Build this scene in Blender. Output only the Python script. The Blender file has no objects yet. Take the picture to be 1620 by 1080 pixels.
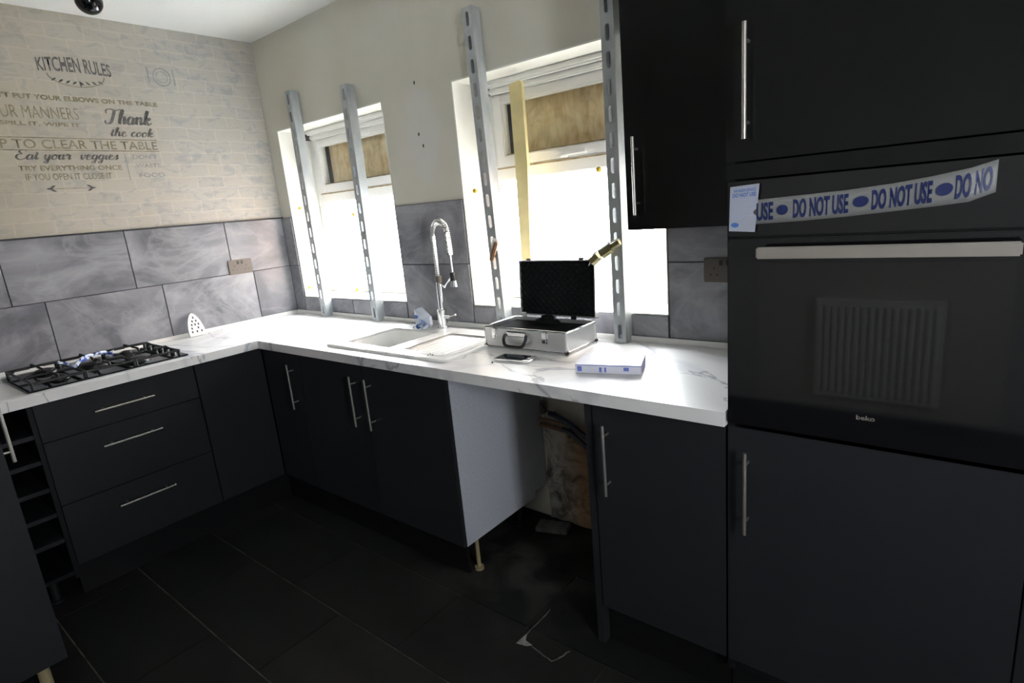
import bpy, bmesh, math, random
from mathutils import Vector, Matrix, noise
random.seed(7)
C = bpy.context.scene.collection
PI = math.pi

# ---------------------------------------------------------------- camera
CX, CY, CZ = 3.46683, -2.00091, 1.47188
YAW, PITCH, ROLL = 0.695471, -0.232655, -0.090949
cd = bpy.data.cameras.new('camera'); cam = bpy.data.objects.new('camera', cd); C.objects.link(cam)
fw = Vector((-math.sin(YAW)*math.cos(PITCH), math.cos(YAW)*math.cos(PITCH), math.sin(PITCH)))
rr = Vector((math.cos(YAW), math.sin(YAW), 0)); uu = rr.cross(fw)
r2 = rr*math.cos(ROLL)+uu*math.sin(ROLL); u2 = -rr*math.sin(ROLL)+uu*math.cos(ROLL)
m = Matrix((r2, u2, -fw)).transposed().to_4x4(); m.translation = Vector((CX, CY, CZ))
cam.matrix_world = m
cd.sensor_fit = 'HORIZONTAL'; cd.sensor_width = 36; cd.lens = 909.95/1620*36
cd.clip_start = 0.02
bpy.context.scene.camera = cam

# ---------------------------------------------------------------- world, daylight, exposure
vs = bpy.context.scene.view_settings
vs.view_transform = 'Standard'; vs.look = 'None'; vs.gamma = 1; vs.use_curve_mapping = False
vs.exposure = 2.35
w = bpy.data.worlds.new('overcast_sky'); bpy.context.scene.world = w; w.use_nodes = True
bg = w.node_tree.nodes['Background']; bg.inputs[0].default_value = (0.93, 0.945, 1.0, 1); bg.inputs[1].default_value = 9.0
try:
    w.cycles.sampling_method = 'MANUAL'; w.cycles.sample_map_resolution = 64
except Exception: pass
H = 2.537; RX = 4.8; FY = -3.2
def portal(name, loc, rot, sx, sy):                # daylight portals sit in the openings
    l = bpy.data.lights.new(name, 'AREA'); l.shape = 'RECTANGLE'; l.size = sx; l.size_y = sy; l.cycles.is_portal = True
    o = bpy.data.objects.new(name, l); C.objects.link(o); o.location = loc; o.rotation_euler = rot
portal('daylight_portal', (.6, .31, 1.5), (-PI/2, 0, 0), 1.0, 1.02)
portal('daylight_portal', (2.08, .31, 1.5), (-PI/2, 0, 0), 1.0, 1.02)
portal('daylight_portal', (RX+.12, -1.95, 1.475), (0, PI/2, 0), .85, .38)

# ---------------------------------------------------------------- materials
MATS = {}
def mat(name, col, rough=.5, metal=0, spec=.5, bump=0, bscale=60, var=0, vscale=8, coat=0, col2=None):
    if name in MATS: return MATS[name]
    M = bpy.data.materials.new(name); M.use_nodes = True; nt = M.node_tree; b = nt.nodes['Principled BSDF']
    b.inputs['Base Color'].default_value = (*col, 1); b.inputs['Roughness'].default_value = rough
    b.inputs['Metallic'].default_value = metal; b.inputs['Specular IOR Level'].default_value = spec
    b.inputs['Coat Weight'].default_value = coat
    tc = nt.nodes.new('ShaderNodeNewGeometry')
    if bump:
        n = nt.nodes.new('ShaderNodeTexNoise'); n.inputs['Scale'].default_value = bscale; n.inputs['Detail'].default_value = 4
        nt.links.new(tc.outputs['Position'], n.inputs['Vector'])
        bp = nt.nodes.new('ShaderNodeBump'); bp.inputs['Strength'].default_value = bump; bp.inputs['Distance'].default_value = .004
        nt.links.new(n.outputs[0], bp.inputs['Height']); nt.links.new(bp.outputs[0], b.inputs['Normal'])
    if var:
        n = nt.nodes.new('ShaderNodeTexNoise'); n.inputs['Scale'].default_value = vscale; n.inputs['Detail'].default_value = 5
        nt.links.new(tc.outputs['Position'], n.inputs['Vector'])
        mx = nt.nodes.new('ShaderNodeMix'); mx.data_type = 'RGBA'
        c2 = col2 or tuple(c*(1-var) for c in col)
        mx.inputs[6].default_value = (*col, 1); mx.inputs[7].default_value = (*c2, 1)
        rp = nt.nodes.new('ShaderNodeMapRange'); rp.inputs[1].default_value = .4; rp.inputs[2].default_value = .62
        nt.links.new(n.outputs[0], rp.inputs[0]); nt.links.new(rp.outputs[0], mx.inputs[0])
        nt.links.new(mx.outputs[2], b.inputs['Base Color'])
    MATS[name] = M; return M

class NT:                                           # small node helper
    def __init__(s, name):
        s.M = bpy.data.materials.new(name); s.M.use_nodes = True; s.nt = s.M.node_tree; s.b = s.nt.nodes['Principled BSDF']; MATS[name] = s.M
        g = s.n('NewGeometry'); s.pos = g.outputs['Position']
    def n(s, t, **k):
        x = s.nt.nodes.new('ShaderNode'+t)
        for a, v in k.items(): setattr(x, a, v)
        return x
    def l(s, a, b): s.nt.links.new(a, b)
    def noise(s, scale, detail=4, dist=0, vec=None, rough=.5):
        x = s.n('TexNoise'); x.inputs['Scale'].default_value = scale; x.inputs['Detail'].default_value = detail
        x.inputs['Distortion'].default_value = dist; x.inputs['Roughness'].default_value = rough
        s.l(vec or s.pos, x.inputs['Vector']); return x.outputs[0]
    def ramp(s, f, stops):
        x = s.n('ValToRGB'); e = x.color_ramp.elements
        while len(e) < len(stops): e.new(.5)
        for i, (p, c) in enumerate(stops):
            e[i].position = p; e[i].color = (*c, 1) if isinstance(c, tuple) else (c, c, c, 1)
        s.l(f, x.inputs[0]); return x.outputs[0]
    def mix(s, f, a, b, mode='MIX'):
        x = s.n('Mix', data_type='RGBA', blend_type=mode)
        for v, i in ((f, 0), (a, 6), (b, 7)):
            if isinstance(v, (int, float)): x.inputs[i].default_value = v
            elif isinstance(v, tuple): x.inputs[i].default_value = (*v, 1)
            else: s.l(v, x.inputs[i])
        return x.outputs[2]
    def map(s, sc=(1,1,1), rot=(0,0,0), loc=(0,0,0), vec=None):
        x = s.n('Mapping'); x.inputs['Scale'].default_value = sc; x.inputs['Rotation'].default_value = rot; x.inputs['Location'].default_value = loc
        s.l(vec or s.pos, x.inputs['Vector']); return x.outputs[0]
    def bump(s, h, st=.3, d=.003):
        x = s.n('Bump'); x.inputs['Strength'].default_value = st; x.inputs['Distance'].default_value = d
        s.l(h, x.inputs['Height']); s.l(x.outputs[0], s.b.inputs['Normal'])
    def col(s, c, rough=.5, spec=.5, metal=0):
        if isinstance(c, tuple): s.b.inputs[0].default_value = (*c, 1)
        else: s.l(c, s.b.inputs[0])
        s.b.inputs['Roughness'].default_value = rough; s.b.inputs['Specular IOR Level'].default_value = spec; s.b.inputs['Metallic'].default_value = metal
        return s.M

def wallpaper():
    s = NT('stone_print_wallpaper')
    # (y, z) -> (u, v)
    sp = s.n('SeparateXYZ'); s.l(s.pos, sp.inputs[0]); cb = s.n('CombineXYZ'); s.l(sp.outputs[1], cb.inputs[0]); s.l(sp.outputs[2], cb.inputs[1])
    wob = s.noise(9, 2)
    ad = s.n('VectorMath', operation='ADD'); sc = s.n('VectorMath', operation='SCALE'); sc.inputs['Scale'].default_value = .022
    cc = s.n('TexNoise'); cc.inputs['Scale'].default_value = 9; s.l(s.pos, cc.inputs['Vector'])
    s.l(cc.outputs[1], sc.inputs[0]); s.l(cb.outputs[0], ad.inputs[0]); s.l(sc.outputs[0], ad.inputs[1])
    br = s.n('TexBrick'); s.l(ad.outputs[0], br.inputs['Vector'])
    br.inputs['Scale'].default_value = 1; br.inputs['Brick Width'].default_value = .155; br.inputs['Row Height'].default_value = .064
    br.inputs['Mortar Size'].default_value = .005; br.inputs['Mortar Smooth'].default_value = .6
    br.inputs['Color1'].default_value = (.47, .45, .40, 1); br.inputs['Color2'].default_value = (.40, .39, .365, 1); br.inputs['Mortar'].default_value = (.55, .52, .455, 1)
    v = s.noise(11, 7, 1.1, s.map((1, 1, 2.0)), .62)
    c = s.mix(.5, br.outputs[0], s.ramp(v, [(.38, (.36, .355, .36)), (.50, (.53, .50, .44)), (.62, (.50, .46, .38))]))
    big = s.noise(1.6, 2)
    c = s.mix(s.ramp(big, [(.35, 0.), (.7, .5)]), c, (.50, .44, .30), 'MULTIPLY') if False else c
    # yellower and darker towards the hob end of the wall, in soft patches
    mr = s.n('MapRange'); mr.inputs[1].default_value = -.5; mr.inputs[2].default_value = -1.5; s.l(sp.outputs[1], mr.inputs[0])
    mm = s.n('Math', operation='MULTIPLY'); s.l(mr.outputs[0], mm.inputs[0]); s.l(s.ramp(big, [(.3, .3), (.7, .75)]), mm.inputs[1])
    c = s.mix(mm.outputs[0], c, (.38, .325, .20))
    s.bump(v, .15, .002)
    return s.col(c, .75, .25)
def backplaster():
    s = NT('painted_plaster')
    a = s.noise(2.2, 5, .4); b = s.noise(30, 4)
    c = s.ramp(a, [(.3, (.60, .575, .48)), (.5, (.63, .605, .515)), (.7, (.65, .635, .57))])
    # bare oval patch between the windows
    vm = s.n('VectorMath', operation='MULTIPLY'); vm.inputs[1].default_value = (5.5, 0, 2.9)
    sb = s.n('VectorMath', operation='SUBTRACT'); s.l(s.pos, sb.inputs[0]); sb.inputs[1].default_value = (1.36, 0, 1.84); s.l(sb.outputs[0], vm.inputs[0])
    ln = s.n('VectorMath', operation='LENGTH'); s.l(vm.outputs[0], ln.inputs[0])
    ad = s.n('Math', operation='ADD'); s.l(ln.outputs['Value'], ad.inputs[0]); mu = s.n('Math', operation='MULTIPLY'); s.l(s.noise(9, 4), mu.inputs[0]); mu.inputs[1].default_value = .5; s.l(mu.outputs[0], ad.inputs[1])
    c = s.mix(s.ramp(ad.outputs[0], [(.72, .6), (1.25, 0.)]), c, (.64, .635, .615))
    s.bump(b, .12, .002)
    return s.col(c, .8, .2)
def marble_tile():
    s = NT('grey_marble_tile')
    oi = s.n('ObjectInfo'); mv = s.n('VectorMath', operation='SCALE'); cb = s.n('CombineXYZ'); s.l(oi.outputs['Random'], cb.inputs[0]); s.l(oi.outputs['Random'], cb.inputs[2])
    s.l(cb.outputs[0], mv.inputs[0]); mv.inputs['Scale'].default_value = 40
    ad = s.n('VectorMath', operation='ADD'); s.l(s.pos, ad.inputs[0]); s.l(mv.outputs[0], ad.inputs[1])
    p = s.map((1, 1, 1.6), (.5, .4, .5), vec=ad.outputs[0])
    a = s.noise(2.6, 7, .7, p, .6); b = s.noise(2.2, 8, 1.1, p, .62)
    c = s.ramp(a, [(.30, (.12, .12, .135)), (.46, (.20, .20, .22)), (.58, (.27, .27, .29)), (.72, (.37, .37, .38))])
    c = s.mix(s.ramp(b, [(.46, 0.), (.505, .24), (.55, 0.)]), c, (.46, .46, .48))
    c = s.mix(s.ramp(b, [(.34, .6), (.43, 0.)]), c, (.11, .11, .125))
    return s.col(c, .28, .45)
def marble_top():
    s = NT('white_marble_laminate')
    p = s.map((1, 1.5, 1), (.2, .1, .75))
    b = s.noise(1.5, 6, 1.0, p, .52); d = s.noise(1.1, 7, 1.6, s.map((1, 1, 1), (0, 0, -.5), (3, 1, 0)), .5)
    c = s.mix(s.ramp(b, [(.485, 0.), (.5, .85), (.512, 0.)]), (.78, .77, .755), (.26, .27, .31))
    c = s.mix(s.ramp(d, [(.47, 0.), (.51, .38), (.56, 0.)]), c, (.42, .43, .47))
    return s.col(c, .32, .6)
def slate():
    s = NT('dark_slate_tile')
    oi = s.n('ObjectInfo'); a = s.noise(7, 6); c = s.ramp(a, [(.3, (.010, .0095, .0082)), (.7, (.017, .016, .014))])
    c = s.mix(oi.outputs['Random'], c, (.0055, .0055, .0055))
    dust = s.noise(5, 6, .6)
    vm = s.n('VectorMath', operation='DISTANCE'); s.l(s.pos, vm.inputs[0]); vm.inputs[1].default_value = (2.1, -.38, 0)
    f = s.ramp(vm.outputs['Value'], [(.05, .3), (.5, 0.)]); mu = s.n('Math', operation='MULTIPLY'); s.l(f, mu.inputs[0]); s.l(s.ramp(dust, [(.42, 0.), (.6, 1.)]), mu.inputs[1])
    c = s.mix(mu.outputs[0], c, (.13, .12, .11))
    s.bump(s.noise(40, 5), .35, .003)
    return s.col(c, .62, .25)
def osb():
    s = NT('weathered_chipboard')
    a = s.noise(12, 6, 1.2); bl = s.noise(3.5, 4)
    fl = s.noise(26, 3, .8, s.map((1, 1, .35), (0, .7, 0)))
    c = s.mix(.45, s.ramp(a, [(.3, (.62, .36, .16)), (.5, (.88, .64, .36)), (.7, (.95, .80, .55))]), s.ramp(fl, [(.35, (.60, .38, .18)), (.6, (.95, .78, .50))]))
    c = s.mix(s.ramp(bl, [(.56, 0.), (.68, .6)]), c, (.36, .28, .17))
    return s.col(c, .8, .2)
def rough_wall():
    s = NT('bare_brick_and_plaster')
    a = s.noise(7, 8, .8, None, .65); sp = s.n('SeparateXYZ'); s.l(s.pos, sp.inputs[0])
    mr = s.n('MapRange'); mr.inputs[1].default_value = 2.02; mr.inputs[2].default_value = 2.16; s.l(sp.outputs[0], mr.inputs[0])
    pl = s.ramp(a, [(.38, (.10, .09, .075)), (.47, (.30, .28, .25)), (.56, (.44, .42, .39)), (.66, (.22, .20, .16))])
    bk = s.ramp(a, [(.35, (.10, .055, .03)), (.55, (.28, .17, .09)), (.7, (.34, .24, .15))])
    md = s.n('Math', operation='ADD'); s.l(mr.outputs[0], md.inputs[0]); m2 = s.n('Math', operation='SUBTRACT'); s.l(s.noise(4, 3), m2.inputs[0]); m2.inputs[1].default_value = .5; s.l(m2.outputs[0], md.inputs[1])
    c = s.mix(md.outputs[0], pl, bk)
    # plain painted plaster above the pipes
    mz = s.n('MapRange'); mz.inputs[1].default_value = .47; mz.inputs[2].default_value = .52; s.l(sp.outputs[2], mz.inputs[0])
    c = s.mix(mz.outputs[0], c, (.42, .38, .33))
    s.bump(a, .8, .01)
    return s.col(c, .9, .1)
def galv():
    s = NT('galvanised_steel')
    a = s.noise(20, 4, .5, s.map((1, 1, .35)))
    return s.col(s.ramp(a, [(.3, (.36, .385, .39)), (.7, (.50, .525, .535))]), .45, .5, .3)
def glassm():
    M = bpy.data.materials.new('clear_glass'); M.use_nodes = True; nt = M.node_tree; nt.nodes.clear()
    o = nt.nodes.new('ShaderNodeOutputMaterial'); t = nt.nodes.new('ShaderNodeBsdfTransparent'); g = nt.nodes.new('ShaderNodeBsdfGlossy'); g.inputs['Roughness'].default_value = .02
    f = nt.nodes.new('ShaderNodeFresnel'); f.inputs[0].default_value = 1.5; mx = nt.nodes.new('ShaderNodeMixShader'); t.inputs[0].default_value = (.95, .97, .97, 1)
    ge = nt.nodes.new('ShaderNodeNewGeometry'); iv = nt.nodes.new('ShaderNodeMath'); iv.operation = 'SUBTRACT'; iv.inputs[0].default_value = 1; nt.links.new(ge.outputs['Backfacing'], iv.inputs[1])
    mu = nt.nodes.new('ShaderNodeMath'); mu.operation = 'MULTIPLY'; nt.links.new(f.outputs[0], mu.inputs[0]); nt.links.new(iv.outputs[0], mu.inputs[1])
    nt.links.new(mu.outputs[0], mx.inputs[0]); nt.links.new(t.outputs[0], mx.inputs[1]); nt.links.new(g.outputs[0], mx.inputs[2]); nt.links.new(mx.outputs[0], o.inputs[0])
    MATS['clear_glass'] = M; return M
WALLP, PLAST, TILE, TOP, SLATE, OSB, ROUGHW, GALV, GLASS = wallpaper(), backplaster(), marble_tile(), marble_top(), slate(), osb(), rough_wall(), galv(), glassm()
CEIL = mat('white_ceiling_paint', (.74, .74, .71), .8, bump=.1)
ROOMW = mat('plain_wall_paint', (.44, .425, .40), .8, bump=.1)
GREY = mat('anthracite_door', (.019, .0195, .0225), .38, spec=.22, bump=.03, bscale=120)
GLOSSG = mat('anthracite_gloss_door', (.0075, .0078, .0072), .16, spec=.22)
CARC = mat('dark_carcass', (.008, .0085, .010), .5, spec=.2)
WHITEB = mat('white_melamine', (.50, .515, .56), .4, var=.10, vscale=110)
CHROME = mat('brushed_nickel', (.50, .47, .43), .38, .9)
BRIGHT = mat('chrome', (.80, .81, .82), .12, 1)
REVEAL = mat('white_gloss_reveal', (.80, .785, .72), .45)
UPVC = mat('white_plastic_frame', (.80, .79, .76), .3)
DIRTY = mat('grimy_seal', (.42, .33, .20), .8, var=.4, vscale=30)
SEAL = mat('white_sealant', (.80, .79, .76), .4)
GROUT = mat('dark_grout', (.055, .055, .06), .9)
FGROUT = mat('floor_grout', (.15, .13, .09), .95, var=.75, vscale=9)
SINKM = mat('white_ceramic', (.92, .91, .87), .25, spec=.6, coat=.3)
BLACKG = mat('black_glass', (.006, .006, .007), .05, spec=.5)
BLACKM = mat('black_enamel', (.012, .011, .011), .35)
IRON = mat('cast_iron', (.014, .0135, .013), .55)
RUBBER = mat('black_plastic', (.012, .012, .013), .4)
FOAM = mat('black_egg_foam', (.010, .0105, .011), .95, spec=.1)
ALU = mat('ribbed_aluminium', (.66, .66, .66), .32, .75, bump=.04)
YEL = mat('yellow_plastic', (.75, .48, .04), .4)
LATH = mat('pale_yellow_timber', (.74, .62, .30), .6, bump=.1, var=.12, vscale=14)
BRASS = mat('dull_brass', (.20, .175, .08), .45, .6)
COPPER = mat('copper_pipe', (.26, .15, .085), .5, .5, var=.4)
BLUEINK = mat('blue_ink', (.008, .018, .10), .5)
LBLUE = mat('pale_blue_ink', (.07, .17, .45), .5)
TAPEW = mat('white_tape', (.22, .22, .215), .5, bump=.1, bscale=20)
PAPER = mat('white_card', (.66, .69, .78), .6); CARD = mat('blue_white_card', (.40, .42, .50), .6)
DKINK = mat('faded_black_print', (.10, .095, .09), .8, var=.4, vscale=40, col2=(.17, .165, .15))
TANINK = mat('faded_tan_print', (.20, .175, .10), .8, var=.4, vscale=30, col2=(.29, .265, .18))
GREYINK = mat('faded_grey_print', (.26, .26, .26), .8, var=.4, vscale=30, col2=(.34, .34, .33))
NICKEL = mat('tarnished_nickel_plate', (.12, .105, .09), .45, .4)
BOXW = mat('white_blue_carton', (.74, .75, .84), .35)
BOXB = mat('blue_carton_print', (.16, .20, .62), .4)
SCREEN = mat('phone_screen', (.02, .025, .03), .06)
LEGM = mat('yellowed_plastic_leg', (.30, .24, .13), .5)
HOSE = mat('dark_blue_hose', (.015, .022, .035), .5)
STEELBR = mat('satin_steel', (.50, .47, .43), .38, .9)
BRICKM = mat('outdoor_orange_brick', (.56, .43, .36), .9, bump=.3)
PAVE = mat('pale_concrete', (.62, .63, .64), .9)
GLOWW = mat('speck_white', (.75, .75, .72), .8)
KICKM = mat('dark_plinth', (.006, .006, .0065), .5, spec=.2)

# ---------------------------------------------------------------- mesh helpers (all in world coordinates)
ORG = {}
def link(name, me, parent=None, origin=None):
    o = bpy.data.objects.new(name, me); C.objects.link(o)
    if parent is not None:
        o.parent = parent; org = ORG[parent]; ORG[o] = org; off = org
    else:
        off = Vector(origin) if origin is not None else Vector((0, 0, 0)); o.location = off; ORG[o] = off
    if me: me.transform(Matrix.Translation(-off))
    return o
def obj(name, bm, mt, parent=None, origin=None, smooth=40):
    if origin is None and parent is None and bm.verts:
        xs = [v.co for v in bm.verts]
        origin = (sum(v.x for v in xs)/len(xs), sum(v.y for v in xs)/len(xs), min(v.z for v in xs))
    bmesh.ops.recalc_face_normals(bm, faces=bm.faces)
    me = bpy.data.meshes.new(name); bm.to_mesh(me); bm.free()
    for q in (mt if isinstance(mt, (list, tuple)) else [mt]): me.materials.append(q)
    if smooth:
        me.polygons.foreach_set('use_smooth', [True]*len(me.polygons)); me.set_sharp_from_angle(angle=math.radians(smooth))
    return link(name, me, parent, origin)
def thing(name, loc, label, cat, group=None):
    o = link(name, None, None, loc); o.empty_display_size = .1
    return tag(o, label, cat, group)
def tag(o, label=None, cat=None, group=None, kind=None):
    if label: o['label'] = label
    if cat: o['category'] = cat
    if group: o['group'] = group
    if kind: o['kind'] = kind
    return o
def st(name, loc=(0, 0, 0)): return tag(link(name, None, None, loc), kind='structure')
def bx(bm, x0, x1, y0, y1, z0, z1, bev=0, M=None, mi=0):
    t = bmesh.new(); r = bmesh.ops.create_cube(t, size=1)
    for v in t.verts: v.co = Vector((x0+(v.co.x+.5)*(x1-x0), y0+(v.co.y+.5)*(y1-y0), z0+(v.co.z+.5)*(z1-z0)))
    if bev: bmesh.ops.bevel(t, geom=t.edges[:], offset=bev, segments=2, affect='EDGES', clamp_overlap=True)
    if M is not None: t.transform(M)
    for f in t.faces: f.material_index = mi
    me = bpy.data.meshes.new('t'); t.to_mesh(me); t.free(); bm.from_mesh(me); bpy.data.meshes.remove(me); return bm
def B(*a, **k): return bx(bmesh.new(), *a, **k)
def tube(bm, pts, r, seg=10, caps=True):
    pts = [Vector(p) for p in pts]; n = len(pts); rs = r if isinstance(r, (list, tuple)) else [r]*n
    rings = []; prev = None
    for i, p in enumerate(pts):
        t = (pts[min(i+1, n-1)]-pts[max(i-1, 0)]).normalized()
        if prev is None: a = Vector((0, 0, 1)) if abs(t.z) < .9 else Vector((1, 0, 0)); a = (a-t*a.dot(t)).normalized()
        else: a = (prev-t*prev.dot(t)).normalized()
        prev = a; b = t.cross(a)
        rings.append([bm.verts.new(p+(a*math.cos(2*PI*k/seg)+b*math.sin(2*PI*k/seg))*rs[i]) for k in range(seg)])
    for i in range(n-1):
        for k in range(seg): bm.faces.new((rings[i][k], rings[i][(k+1) % seg], rings[i+1][(k+1) % seg], rings[i+1][k]))
    if caps: bm.faces.new(rings[0][::-1]); bm.faces.new(rings[-1])
    return bm
def T(pts, r, seg=10): return tube(bmesh.new(), pts, r, seg)
def curve3(pts, n=8):                               # Catmull-Rom through pts
    P = [Vector(p) for p in pts]; P = [2*P[0]-P[1]]+P+[2*P[-1]-P[-2]]; out = []
    for i in range(1, len(P)-2):
        for k in range(n):
            t = k/n; a, b, c, d = P[i-1:i+3]
            out.append(.5*((2*b)+(c-a)*t+(2*a-5*b+4*c-d)*t*t+(3*b-a-3*c+d)*t**3))
    out.append(P[-2]); return out
def text_bm(s, shear=0, bold=0, space=1.0):
    cu = bpy.data.curves.new('t', 'FONT'); cu.body = s; cu.shear = shear; cu.offset = bold; cu.space_character = space; cu.resolution_u = 3
    o = bpy.data.objects.new('t', cu); C.objects.link(o)
    dg = bpy.context.evaluated_depsgraph_get(); me = bpy.data.meshes.new_from_object(o.evaluated_get(dg))
    bm = bmesh.new(); bm.from_mesh(me); bpy.data.objects.remove(o); bpy.data.curves.remove(cu); bpy.data.meshes.remove(me)
    xs = [v.co.x for v in bm.verts]; ys = [v.co.y for v in bm.verts]; x0, x1, y0, y1 = min(xs), max(xs), min(ys), max(ys)
    for v in bm.verts: v.co = Vector(((v.co.x-x0)/(x1-x0), (v.co.y-y0)/(y1-y0), 0))
    return bm
def text(s, f, name, mt, parent, **k):              # f maps (u, v) in 0..1 to a point in space
    bm = text_bm(s, **k)
    for v in bm.verts: v.co = Vector(f(v.co.x, v.co.y))
    return obj(name, bm, mt, parent, smooth=0)
def bar_handle(parent, p0, p1, out, r=.0052, name='handle'):
    p0, p1, out = Vector(p0), Vector(p1), Vector(out); d = (p1-p0).normalized(); bm = bmesh.new()
    tube(bm, [p0+out, p1+out], r, 12)
    for q in (p0+d*.035, p1-d*.035): tube(bm, [q, q+out], r*.75, 8)
    return obj(name, bm, CHROME, parent)

# ================================================================= SETTING
floor = tag(obj('floor', B(0, RX, FY, 0.3, -.1, -.006), FGROUT, origin=(0, 0, 0)), kind='structure')
TW, TH = .655, .335
base_me = None
for j in range(-1, 10):
    y1 = -.0+(-.33)*0 - (j)*TH + 0.005
    if y1 < FY: break
    for i in range(-1, 9):
        off = .99 if (j % 2 == 1) else 1.315         # running bond
        x0 = off-2*TW+(i)*TW; xa, xb = max(x0, 0), min(x0+TW, RX); ya, yb = max(y1-TH, FY), min(y1, 0)
        if xb-xa < .03 or yb-ya < .03: continue
        g = .0028; dz = random.uniform(-.0006, .0006)
        if xa <= 2.3 < xb and ya <= -.7 < yb:        # the tile with the broken-off corner
            bm = bmesh.new(); pts = [(xa+g, ya+g), (xb-g, ya+g), (xb-g, yb-g), (xa+g, yb-g)]
            top = [bm.verts.new((x, y, dz)) for x, y in pts]; bot = [bm.verts.new((x, y, -.008)) for x, y in pts]
            bm.faces.new(top)
            for k in range(4): bm.faces.new((top[k], bot[k], bot[(k+1) % 4], top[(k+1) % 4]))
            obj('floor_tile', bm, SLATE, floor, smooth=0)
        else:
            obj('floor_tile', B(xa+g, xb-g, ya+g, yb-g, -.008, dz, .0015), SLATE, floor, smooth=0)

tag(obj('ceiling', B(-.3, RX+.3, FY-.3, .3, H, H+.1), CEIL, origin=(0, 0, H)), kind='structure')
WL = tag(obj('wall_left', B(-.15, 0, FY-.15, .3, -.1, H), WALLP, origin=(0, 0, 0)), kind='structure')
# window wall pierced by two openings
wl0, wl1, wr0, wr1, wz0, wz1, WD = .114, 1.099, 1.582, 2.574, 1.015, 2.025, .3
bm = bmesh.new()
bx(bm, 0, wl0, 0, WD, -.1, H); bx(bm, wl1, wr0, 0, WD, -.1, H); bx(bm, wr1, RX, 0, WD, -.1, H)
for a, b in ((wl0, wl1), (wr0, wr1)): bx(bm, a, b, 0, WD, -.1, wz0); bx(bm, a, b, 0, WD, wz1, H)
WB = tag(obj('wall_back', bm, PLAST, origin=(0, 0, 0)), kind='structure')
bm = bmesh.new(); bx(bm, RX, RX+.15, FY, -2.38, -.1, H); bx(bm, RX, RX+.15, -1.52, 0, -.1, H); bx(bm, RX, RX+.15, -2.38, -1.52, 2.08, H)
tag(obj('wall_right', bm, ROOMW, origin=(RX, 0, 0)), kind='structure')
tag(obj('wall_front', B(0, RX, FY-.15, FY, -.1, H), ROOMW, origin=(0, FY, 0)), kind='structure')
# garden door in the right-hand wall, source of the cool side light
D1 = st('door_1', (RX, -1.95, 0)); bm = bmesh.new()
for a in ((RX+.04, RX+.1, -2.38, -2.14, 0, 2.08), (RX+.04, RX+.1, -1.76, -1.52, 0, 2.08), (RX+.04, RX+.1, -2.14, -1.76, 0, 1.05), (RX+.04, RX+.1, -2.14, -1.76, 1.9, 2.08)): bx(bm, *a)
obj('door_frame', bm, UPVC, D1); obj('pane', B(RX+.065, RX+.071, -2.14, -1.76, 1.05, 1.9), GLASS, D1)

# outside
GR = tag(obj('ground', B(-6, 9, .3, 14, -.3, -.2), PAVE, origin=(0, .3, -.2)), kind='structure')

# splashback tiles
G = .0022
Tt, Mt, Z0 = 1.5173, 1.2176, .93
def btile(x0, x1, z0, z1): obj('splashback_tile', B(x0+G, x1-G, -.009, 0, z0+G, z1-G, .0012), TILE, WB, smooth=0)
obj('tile_grout', B(0, 2.99, -.004, 0.0, .87, wz0, 0), GROUT, WB, smooth=0)
for a, b in ((0, wl0), (wl1, wr0), (wr1, 3.0)): obj('tile_grout', B(a, b, -.004, 0.0, wz0, Tt), GROUT, WB, smooth=0)
for a, b in ((.0, wl0), (wl1, wr0), (wr1, 2.99)): btile(a+.004, b, Mt, Tt); btile(a+.004, b, Z0, Mt)
for a, b in ((wl0, .62), (.62, wl1), (wr0, 2.06), (2.06, wr1)): btile(a, b, Z0, wz0)
obj('tile_grout', B(0, .004, -2.6, 0, .87, Tt), GROUT, WL, smooth=0)
def ltile(y0, y1, z0, z1): obj('splashback_tile', B(0, .009, max(y0, -2.6)+G, min(y1, -.009)-G, z0+G, z1-G, .0012), TILE, WL, smooth=0)
tw = .519
for k in range(-1, 5):
    ltile(-.378-tw*k-tw, -.378-tw*k, Mt, Tt) if -.378-tw*k > -2.6 and -.378-tw*k-tw < -.02 else None
    ltile(-.256-tw*k-tw, -.256-tw*k, Z0, Mt) if -.256-tw*k > -2.6 and -.256-tw*k-tw < -.02 else None
# trim strip along the top of the tiles
tag(obj('trim_1', B(0, .011, -2.6, 0, Tt, Tt+.006), GROUT, origin=(0, 0, Tt)), kind='structure')

# hack-marks in the plaster between the windows
for x, z in ((1.348, 2.062), (1.338, 1.835), (1.36, 1.78)):
    bm = bmesh.new(); bmesh.ops.create_icosphere(bm, subdivisions=1, radius=.006, matrix=Matrix.Translation((x, 0, z))@Matrix.Diagonal((1, .3, 1.6, 1)))
    obj('screw_hole', bm, GROUT, WB)

# rough wall in the appliance gap
bm = bmesh.new(); nx, nz = 40, 40; grid = []
for i in range(nx+1):
    row = []
    for j in range(nz+1):
        x = 1.951+.597*i/nx; z = .0+.60*j/nz
        d = .012+.02*noise.noise(Vector((x*9, z*9, 1)))+.012*noise.noise(Vector((x*25, z*25, 4)))
        if z > .48: d = .006
        row.append(bm.verts.new((x, -max(d, .002), z)))
    grid.append(row)
for i in range(nx):
    for j in range(nz): bm.faces.new((grid[i][j], grid[i+1][j], grid[i+1][j+1], grid[i][j+1]))
obj('exposed_brickwork', bm, ROUGHW, WB)
obj('bare_plaster', B(1.951, 2.548, -.006, 0, .6, .88), ROUGHW, WB, smooth=0)

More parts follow.
